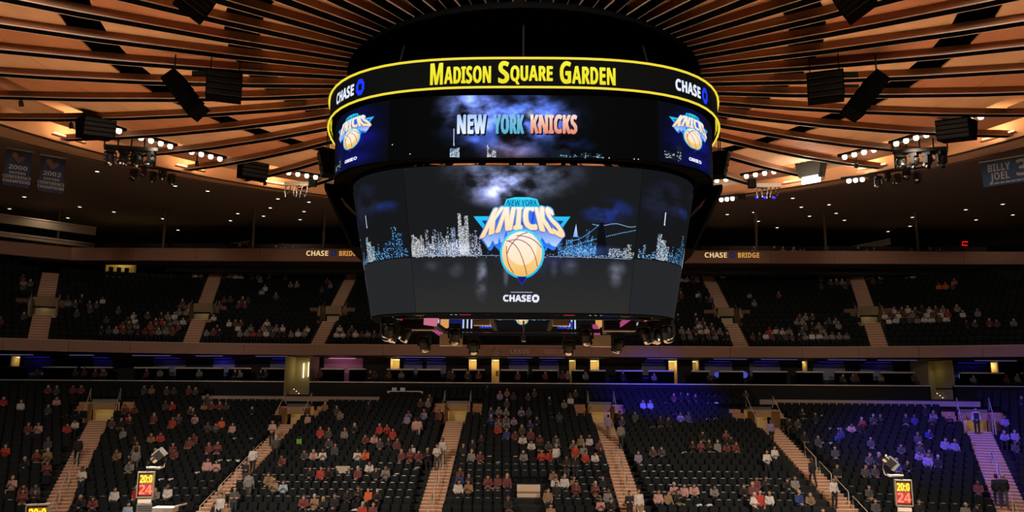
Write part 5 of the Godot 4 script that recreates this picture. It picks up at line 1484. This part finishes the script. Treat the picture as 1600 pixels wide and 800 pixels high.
	for v in 2:
		hair = Net.new()
		hair.bone(Vector3(0, 0.055, -0.03), Vector3(0, 0.045, -0.005), 0.094, 0.09); hair.bone(Vector3(0, 0.0, -0.05), Vector3(0, -0.03, -0.045), 0.075, 0.06)
		if v == 1:
			for s in [-1, 1]: hair.bone(Vector3(s * 0.06, 0.02, -0.03), Vector3(s * 0.07, -0.15, -0.03), 0.045, 0.035)
			hair.bone(Vector3(0, 0, -0.06), Vector3(0, -0.18, -0.07), 0.07, 0.05)
		g = Geo.new(); hair.build(0.018, 0.03, 0.0, g, Transform3D(look, J.hed)); out["hair%d" % v] = g.mesh()
	if pose in ["sit_lap", "sit_forward"]:   # the same figure in one coarse mesh, for the far crowd
		var far := {}
		g = Geo.new(); top.build(0.055, 0.05, 0.02, g); far.top = g
		g = Geo.new(); legs.build(0.055, 0.04, 0.016, g); far.legs = g
		g = Geo.new(); var hd := Net.new(); hd.bone(J.hed + Vector3(0, -0.04, 0.02), J.hed + Vector3(0, 0.02, 0), 0.085, 0.095)
		for a in ["l", "r"]: hd.bone(J["wr" + a], J["wr" + a] + Vector3(0, -0.02, 0.06), 0.035, 0.04)
		hd.bone(J.nek, J.hed, 0.055, 0.055); hd.build(0.045, 0.03, 0.01, g); far.skin = g
		g = Geo.new(); var hh := Net.new(); hh.bone(J.hed + Vector3(0, 0.055, -0.035), J.hed + Vector3(0, 0.02, -0.04), 0.1, 0.09); hh.build(0.045, 0.03, 0.0, g); far.hair = g
		out.far = far
	return out

const SHIRT := {"k": ["black", 0.0112, 0.0112, 0.0128], "d": ["dark grey", 0.06, 0.056, 0.056], "g": ["grey", 0.192, 0.184, 0.176], "w": ["white", 0.528, 0.496, 0.464], "r": ["red", 0.36, 0.036, 0.024], "m": ["maroon", 0.136, 0.036, 0.036], "p": ["pale pink", 0.464, 0.272, 0.248], "o": ["orange", 0.56, 0.112, 0.024], "t": ["tan", 0.224, 0.144, 0.08], "b": ["navy blue", 0.024, 0.04, 0.176], "v": ["lilac", 0.24, 0.2, 0.336], "l": ["light blue", 0.288, 0.376, 0.464], "u": ["black vest and white", 0.48, 0.448, 0.416]}

func block_name(u: float) -> String:
	if u < -38: return "the dark end block"
	if u < -17: return "the plain ledge block"
	if u < -5: return "the yellow stairwell block"
	if u < 6: return "the tan entrance block"
	if u < 18.5: return "the blue washed block"
	if u < 41: return "the violet ledge block"
	return "the violet end block"

func people() -> void:
	make_head_and_hand()
	var F := {}
	for p in ["sit_lap", "sit_phone", "sit_forward", "sit_turned", "stand", "stand_crossed", "stand_walk"]: F[p] = figure(p)
	var skins := [mat("skin fair", lin(0.44, 0.26, 0.18), 0.55), mat("skin tan", lin(0.34, 0.19, 0.12), 0.55), mat("skin brown", lin(0.20, 0.10, 0.06), 0.55)]
	var hairs := [["dark", mat("hair dark", lin(0.012, 0.009, 0.007), 0.6)], ["brown", mat("hair brown", lin(0.06, 0.03, 0.016), 0.6)], ["grey", mat("hair grey", lin(0.32, 0.30, 0.27), 0.6)], ["blond", mat("hair blond", lin(0.34, 0.22, 0.09), 0.6)]]
	var pants := [["black", mat("trousers black", lin(0.012, 0.012, 0.014), 0.8)], ["navy", mat("trousers navy", lin(0.02, 0.026, 0.05), 0.8)], ["grey", mat("trousers grey", lin(0.06, 0.058, 0.055), 0.8)], ["khaki", mat("trousers khaki", lin(0.24, 0.19, 0.11), 0.8)]]
	var shoe := mat("shoes", lin(0.03, 0.028, 0.026), 0.5)
	var tops := {}
	for k in SHIRT: tops[k] = mat("top " + SHIRT[k][0], lin(SHIRT[k][1], SHIRT[k][2], SHIRT[k][3]), 0.85)
	rng.seed = 99
	for q in "-2,-16.95,k -2,-8.59,r -2,0.57,t -1,41.9,k -3,15.48,o,S -2,-27.55,l -1,28.8,k -2,-8.12,m -3,-15.3,t,S -1,18.95,m -1,36.44,k -1,34.5,g -1,4.99,k -1,4.52,p -1,-0.07,k -1,20.36,d -1,-33.14,m -1,-17.17,k -1,-16.63,t -1,-11.64,m 0,16.74,t -1,-34.61,k 0,-44.4,m -1,-10.71,k -1,-10.01,k -1,12.87,r,S -1,-11.19,t 0,6.72,p 0,16.2,b -2,-15.99,w,S -1,12.59,w,S 0,14.02,w 0,-43.49,k 0,17.26,t 0,-25.21,g 0,7.96,t 0,-8.06,k -1,5.85,k,S 0,-30.48,w 0,-24.14,w 0,-9.86,k 0,-9.14,k 0,4.82,g -1,6.34,w,S 0,7.34,k 1,22.39,d 1,8.52,p 0,-28.75,r 0,1.45,t 1,10.72,g 1,4.51,m 0,-8.69,o 1,-41.68,d -1,-15.61,d,S 1,9.41,p 1,9.89,p 1,-44.75,m 1,-40.13,d -1,-16.35,t,S 1,2.15,k 1,13.02,m 2,38.62,m 1,12.71,k 1,3.14,m 1,-3.2,t 1,-3.73,w 2,-46.06,p 1,-14.31,t 2,14.07,k 2,-4.25,b 2,2.91,t 2,16.09,g 1,-13.76,l 2,16.62,k 2,13.48,m 2,2.11,w 2,-4.03,k 2,-14.99,t 2,-1.66,m 2,1.32,w 2,5.11,k 1,17.63,w,S 2,-1.31,m 2,40.39,k,B 2,41.24,k,B 2,-0.82,m 3,1.67,t 3,-3.41,m 1,-15.53,g,B 2,-36.75,w,S 3,-12.03,r 3,-11.72,k 3,-7.98,g 4,19.16,k 3,-9.67,m 3,-12.54,k 3,-8.58,k 4,25.35,d 4,26.56,d 4,-9.13,w 4,-31.56,g 4,-41.78,m 4,-40.7,m 5,29.88,b 5,31.27,k 5,-45.15,k 4,-20.02,p 4,-21.66,p 3,-16.47,k,S 4,3.25,k,S 6,35.11,k 5,-15.14,m 4,2.73,k,S 6,26.77,d 6,33.91,v 4,17.54,k,B 5,-32.86,k 6,28.16,k 6,-2.85,m 6,-7.05,m 6,-6.68,m 6,-3.21,g 6,-7.61,m 6,-6.16,k 6,1.63,r 6,7.63,v 6,-10.05,o 6,-34.16,t 6,-10.65,w 6,0.2,g 6,-13.47,p 6,-44.02,m 6,-42.95,t 6,-12.62,w 6,1.15,r 6,4.82,w 6,-28.86,k 5,-16.71,w,B 6,-14.09,d 6,3.83,r 7,4.21,g 7,5.22,k 7,8.49,d 5,15.15,w,S 7,22.43,d 6,-27.26,m 6,15.95,w,S 7,33.2,v 7,34.18,d 7,3.89,r 5,-31.25,g,B 6,2.18,w,B 7,-47.49,r 8,34.28,d 8,31.31,d 7,-7.43,w 7,8.61,d 7,-12.17,d 8,11.22,k 8,5.32,m 8,11.82,m 7,-31.87,t 7,-23.66,m 7,-4.18,k 8,1.73,d 8,2.58,d 8,13.75,m 9,44.25,d 7,-27.94,m 7,-22.8,m 8,-9.19,d 8,-8.72,k 8,-8.2,m 6,-5.36,w,S 8,12.35,k 8,-12.77,d 8,12.86,g 8,13.39,m 7,-39.37,k,B 8,-42.87,d 8,-3.17,k 7,-5.11,w,S 9,38.09,v 8,1.95,k 8,0.8,w 8,3.29,t 8,-32.73,k 9,2.3,d 9,37.21,v 9,4.39,w 9,3.92,t 8,-26.46,m 9,-2.66,k 9,28.82,d 7,-15.95,d,B 9,1.26,m 9,21.71,d 9,14.29,k 9,-10.76,m 9,-10.25,p 9,-31.87,t 9,-25.66,m 9,-0.11,w 10,20.67,k 10,12.43,k 10,24.62,b 9,-30.18,r 10,14.2,m 10,0.62,m 10,34.1,d 11,45.07,v 10,-0.28,m 11,35.9,b 11,43.61,v 10,-35.31,g 10,-13.92,r 10,-0.94,b 11,26,b 10,-13.31,d 10,-9.09,r 10,-12.36,g 11,-9.66,r 11,-9.55,r 11,-1.63,r 11,-45.54,m 11,-44.82,p 11,-22.41,p 11,-11.78,k 11,-24.85,d 12,27.02,p 11,0.3,d 11,-41.99,r 11,-25.82,d 12,-1.77,g 12,-1.2,g 10,6.78,g,B 11,17.32,v,S 12,0.82,b 10,-17.15,p,S 12,28.16,k 12,-41.11,w 12,-35.49,k 12,-24.2,o 12,-37.51,d 12,-36.7,k 11,-7.22,p,B 13,21.7,d 13,29.42,r 13,10.92,k 12,-30.26,r 11,-7.43,p,B 13,21.11,k 13,10.28,k 13,-8.5,v 13,-1.7,m 13,-1.2,g 13,0.95,k 12,6.16,v,B 14,44.44,v 14,34.19,k 14,38.56,k 13,-29.69,d 13,-0.6,v 13,7.48,b 14,30.35,d 14,31.4,k 14,35.04,b 14,37.46,d 13,-32.32,m 13,-27.76,p 13,-15.71,p 13,-2.48,b 14,-7.56,v 14,6.96,k 14,11.64,v 14,12.41,d 14,2.71,d 13,-35.5,r 14,8.23,d 14,24.17,k 14,-6.2,m 14,-8.21,v 15,23.25,k 14,-13.38,g 15,37.89,v 14,41.67,u,S 14,-28.23,k 15,-0.13,v 15,0.38,d 15,-36.17,m".split(" "):
		var a := q.split(",")
		var k := int(a[0]); var u := float(a[1]); var c: String = a[2]
		var stand := a.size() > 3
		var pose: String = ["sit_lap", "sit_phone", "sit_forward", "sit_turned"][rng.randi() % 4]
		if stand: pose = "stand_walk" if a[3] == "B" else ["stand", "stand_crossed"][rng.randi() % 2]
		if c == "u": pose = "stand"
		var hv := rng.randi() % 10
		var hair: Array = hairs[0 if hv < 5 else (1 if hv < 8 else (2 if hv < 9 else 3))]
		var long := 1 if (rng.randf() < 0.35 and c != "u") else 0
		var pt: Array = pants[0] if c == "u" else pants[[0, 0, 1, 1, 2, 3][rng.randi() % 6]]
		if not stand:
			u = claim(k, u)
			if is_nan(u): continue
		var z := LZ - k * 1.0 + (0.3 if stand else -0.12)
		var at := along(u, z); at.y = LY + k * 0.275
		var turn := facing(u) + rng.randf_range(-0.3, 0.3)
		if stand and a[3] == "B": turn += PI
		var level: String = "low" if k < 3 else ("middle" if k < 10 else "upper")
		var label: String
		if c == "u": label = "usher in white shirt and black vest standing by a stand entrance"
		else:
			var doing: String = {"sit_lap": "seated hands in lap", "sit_phone": "seated hands raised", "sit_forward": "leaning forward", "sit_turned": "seated looking aside", "stand": "standing", "stand_crossed": "standing arms crossed", "stand_walk": "standing back turned"}[pose]
			label = "person in %s top, %s, %s row of %s" % [SHIRT[c][0], doing, level, block_name(u)]
		var o := thing("person", label, "person", at, turn, "people in " + block_name(u) if c != "u" else "ushers")
		var f: Dictionary = F[pose]
		part(o, "body", f.body, skins[[0, 0, 0, 1, 1, 2][rng.randi() % 6]])
		part(o, "shirt", f.top, tops[c]); part(o, "trousers", f.trousers, pt[1]); part(o, "shoes", f.shoes, shoe)
		part(o, "hair", f["hair%d" % long], hair[1])
		if c == "u":
			var g := Geo.new()
			g.hexa([Vector3(-0.14, 0.98, 0.135), Vector3(0.14, 0.98, 0.135), Vector3(0.14, 0.98, -0.135), Vector3(-0.14, 0.98, -0.135), Vector3(-0.15, 1.4, 0.14), Vector3(0.15, 1.4, 0.14), Vector3(0.15, 1.4, -0.14), Vector3(-0.15, 1.4, -0.14)])
			gpart(o, "vest", g, mat("vest black", lin(0.01, 0.01, 0.012), 0.8))
		var sc := rng.randf_range(0.94, 1.05)
		o.scale = Vector3.ONE * sc
	far_crowd(F)
	# folded white towels left on empty seats, a jacket and a bag
	var folded := Geo.new()
	folded.box(Transform3D(Basis(Vector3.UP, 0.1), Vector3(0, 0.03, 0)), Vector3(0.32, 0.06, 0.24), 1.08)
	var flap := Geo.new(); flap.box(Transform3D(Basis(Vector3.UP, -0.15) * Basis(Vector3.BACK, 0.12), Vector3(0.03, 0.08, -0.02)), Vector3(0.24, 0.05, 0.2), 1.1)
	var lm := folded.mesh(mat("towel white", lin(0.66, 0.65, 0.63), 0.9)); var fm := flap.mesh(M["towel white"])
	for q in "19,-45.8 19,-45.0 15,-42.9 15,-41.4 9,-43.8 10,-21.7 10,-19.9 3,-27.2 3,-26.0 6,-20.7 6,-19.7 6,-18.8 4,-22.8 13,-2.3 4,-7.6 5,-6.2 7,-2.3 7,-0.7 6,-1.7 17,1.7 16,2.3 15,2.3 15,3.0 19,11.7 16,11.5 13,9.7 21,15.5 21,16.0 19,15.2 19,15.6 15,14.0 15,14.8 0,10.1 0,10.7 8,11.9 13,26.0 13,25.3 13,26.3 10,24.5 10,22.9 16,25.8 -1,-9.3".split(" "):
		var a := q.split(",")
		var u := claim(int(a[0]), float(a[1]))
		if is_nan(u): continue
		var p := along(u, LZ - int(a[0]) * 1.0 - 0.06); p.y = LY + int(a[0]) * 0.275 + 0.44
		var o := thing("folded_towel", "small folded white towel left on an empty seat of " + block_name(u), "towel", p, facing(u) + rng.randf_range(-0.4, 0.4), "towels on seats of " + block_name(u))
		part(o, "fold", lm); part(o, "flap", fm)
	var ju := claim(4, -11.0)
	var j := thing("draped_jacket", "cream jacket draped over a seat back in the yellow stairwell block", "jacket", along(ju, LZ - 4.12) + Vector3.UP * (LY + 4 * 0.275))
	var jg := Geo.new()
	for i in 6:
		var x := -0.36 + i * 0.144
		jg.hexa([Vector3(x - 0.08, 0.5 + 0.05 * (i % 2), -0.02), Vector3(x + 0.08, 0.52, -0.02), Vector3(x + 0.07, 0.55, -0.3), Vector3(x - 0.07, 0.55, -0.3), Vector3(x - 0.075, 0.93 - 0.02 * absf(i - 2.5), -0.15), Vector3(x + 0.075, 0.93 - 0.02 * absf(i - 2.5), -0.15), Vector3(x + 0.07, 0.93, -0.24), Vector3(x - 0.07, 0.93, -0.24)])
	gpart(j, "cloth", jg, mat("jacket cream", lin(0.42, 0.36, 0.28), 0.9))
	jg = Geo.new(); jg.tube([Vector3(0.34, 0.85, -0.1), Vector3(0.44, 0.6, -0.02), Vector3(0.42, 0.45, 0.04)], 0.055, 8); gpart(j, "sleeve", jg, M["jacket cream"])
	var bu := claim(9, -15.0)
	var b := thing("green_bag", "bright green shopping bag held up in the yellow stairwell block", "bag", along(bu, LZ - 8.9) + Vector3.UP * (LY + 9 * 0.275 + 0.45))
	var bg := Geo.new(); bg.box(Transform3D(Basis(), Vector3(0, 0.2, 0)), Vector3(0.36, 0.4, 0.12), 0.9); gpart(b, "bag", bg, mat("bag green", lin(0.18, 0.42, 0.05), 0.8))
	bg = Geo.new(); bg.tube([Vector3(-0.1, 0.4, 0), Vector3(-0.08, 0.54, 0), Vector3(0.08, 0.54, 0), Vector3(0.1, 0.4, 0)], 0.012, 5); gpart(b, "handle", bg, M["bag green"])

func far_crowd(F: Dictionary) -> void:
	var g := Geo.new()
	var places := []
	for q in "16,37.19,k 15,-28.93,d 15,-14.23,d 15,-2.26,b 15,-35.33,m 15,-1.81,g 15,-1.23,g 15,-21.78,k 15,-44.89,d 16,-27.64,t 16,-16.04,t 16,-25.06,d 16,-11.88,k 16,-25.93,m 16,-16.37,k 16,-32.28,d 16,-27.17,m 17,-7.05,g 17,-6.65,m 16,-47.33,w 16,-31.45,r 17,-1.33,d 17,-49.13,r 17,9.19,l 17,9.77,l 17,3.37,g 17,-6.11,k 18,3.86,w 19,46.52,k 18,-6.63,d 17,-27.66,d 17,-43.92,p 18,-28.4,d 18,1.96,k 19,13.85,k 19,12.68,k 19,13.32,k 19,-0.92,d 19,12.12,m 20,35.97,d 19,4.87,d 20,18.64,d 19,-1.9,v 20,26.36,k 20,33.18,d 19,0.6,d 20,4.34,d 20,24.25,k 20,28.8,k 20,30.35,k 20,27.48,d 20,24.86,d 19,-21.51,d 20,1.16,d 20,-30.97,m 20,-22.51,d 20,-1.47,t 20,-33.56,d 20,-32.96,d 20,-44.41,d 20,-35.96,d 20,-35.34,t 20,-29.14,d 21,-2.82,k 20,-45.38,m 20,-43.08,m 20,-42.2,m".split(" "):
		var a := q.split(",")
		var u := claim(int(a[0]), float(a[1]))
		if is_nan(u): continue
		var p := along(u, LZ - int(a[0]) * 1.0 - 0.12); p.y = LY + int(a[0]) * 0.275
		places.append([p, facing(u), a[2]])
	for q in "2.0,-36.3,10,w 3.2,-34.3,6,g 0.0,-36.9,8,r 0.0,-38.0,6,g 0.9,-33.2,4,r 3.4,-41.2,4,d 6.6,-43.1,2,g 14.2,-31.8,6,g 13.5,-30.1,8,w 12.9,-25.8,8,g 8.8,-25.0,3,l 0.9,-26.8,10,w 0.3,-24.2,5,r 0.0,-21.9,6,g 0.0,-16.7,8,w 0.0,-27.4,3,w 6.3,-29.9,8,r 11.4,-21.5,5,g 0.0,15.0,10,g 2.8,15.2,8,d 8.7,17.2,8,d 13.7,17.2,8,d 0.0,22.5,8,r 0.0,25.4,10,w 2.8,28.1,12,g 0.3,26.9,8,g 7.9,23.8,3,g 11.6,31.6,6,d 13.0,34.3,6,d 3.9,36.4,6,w 3.8,38.5,14,w 4.4,40.4,8,g 5.2,41.7,3,r 2.8,44.6,6,d 14.3,38.6,6,g 9.9,41.6,4,o 15.1,29.6,6,d 15.4,23.9,6,d 0.2,17.8,6,w 0.0,16.6,5,g 0.0,-14.8,8,g 5.1,-44.1,5,d 8.6,-49.4,5,d 0.8,-49.4,4,d".split(" "):
		var a := q.split(",")
		for i in int(a[2]):
			var k := clampi(int(round(float(a[0]) + rng.randf_range(-1.2, 1.2))), 0, 19)
			var z := UZ - k * 0.83
			var du := rng.randf_range(-2.2, 2.2)
			var u := claim(100 + k, float(a[1]) + (du if absf(float(a[1])) < 18 else rad_to_deg(du / (1.7 - z))))
			if is_nan(u): continue
			var p := along(u, z - 0.1); p.y = UY + k * 0.5
			var c: String = a[3] if rng.randf() < 0.4 else ["d", "k", "g", "k", "d", "w", "m"][rng.randi() % 7]
			if c == "r" and rng.randf() < 0.6: c = "m"
			places.append([p, facing(u), c])
	for i in 42:   # guests along the suite rails and on the walkway
		var x := rng.randf_range(-44, 44)
		if (x > -21.2 and x < -17.8) or (x > 34.4 and x < 37.6): continue
		places.append([Vector3(x, 7.95, -43.0), 0.0, ["k", "d", "m", "g"][rng.randi() % 4]])
	for i in 90:
		var x := rng.randf_range(-30, 40)
		places.append([Vector3(x, 19.55, -45.2 - rng.randi() % 3), 0.0, ["k", "d", "d", "g"][rng.randi() % 4]])
	var skin := [Color(0.52, 0.31, 0.21), Color(0.40, 0.22, 0.14), Color(0.20, 0.10, 0.06)]
	for q in places:
		var far: Dictionary = F[["sit_lap", "sit_forward"][rng.randi() % 2]].far
		var t := Transform3D(Basis(Vector3.UP, q[1] + rng.randf_range(-0.3, 0.3)).scaled(Vector3.ONE * rng.randf_range(0.94, 1.05)), q[0])
		var s: Array = SHIRT[q[2]]
		for e in [["top", Color(s[1], s[2], s[3])], ["legs", Color(0.015, 0.016, 0.022)], ["skin", skin[rng.randi() % 3]], ["hair", Color(0.02, 0.014, 0.01)]]:
			var n := g.v.size()
			add_geo(g, far[e[0]], t)
			var cols := PackedColorArray(); cols.resize(g.v.size() - n); cols.fill(e[1])
			g.c.append_array(cols)
	var m := mat("far crowd", Color.WHITE, 0.85)
	m.vertex_color_use_as_albedo = true
	var o := MeshInstance3D.new()
	o.name = "far_crowd"; o.mesh = g.mesh(m)
	o.set_meta("kind", "stuff"); o.set_meta("label", "scattered spectators in the far upper stand, walkway and suites"); o.set_meta("category", "crowd")
	add_child(o)
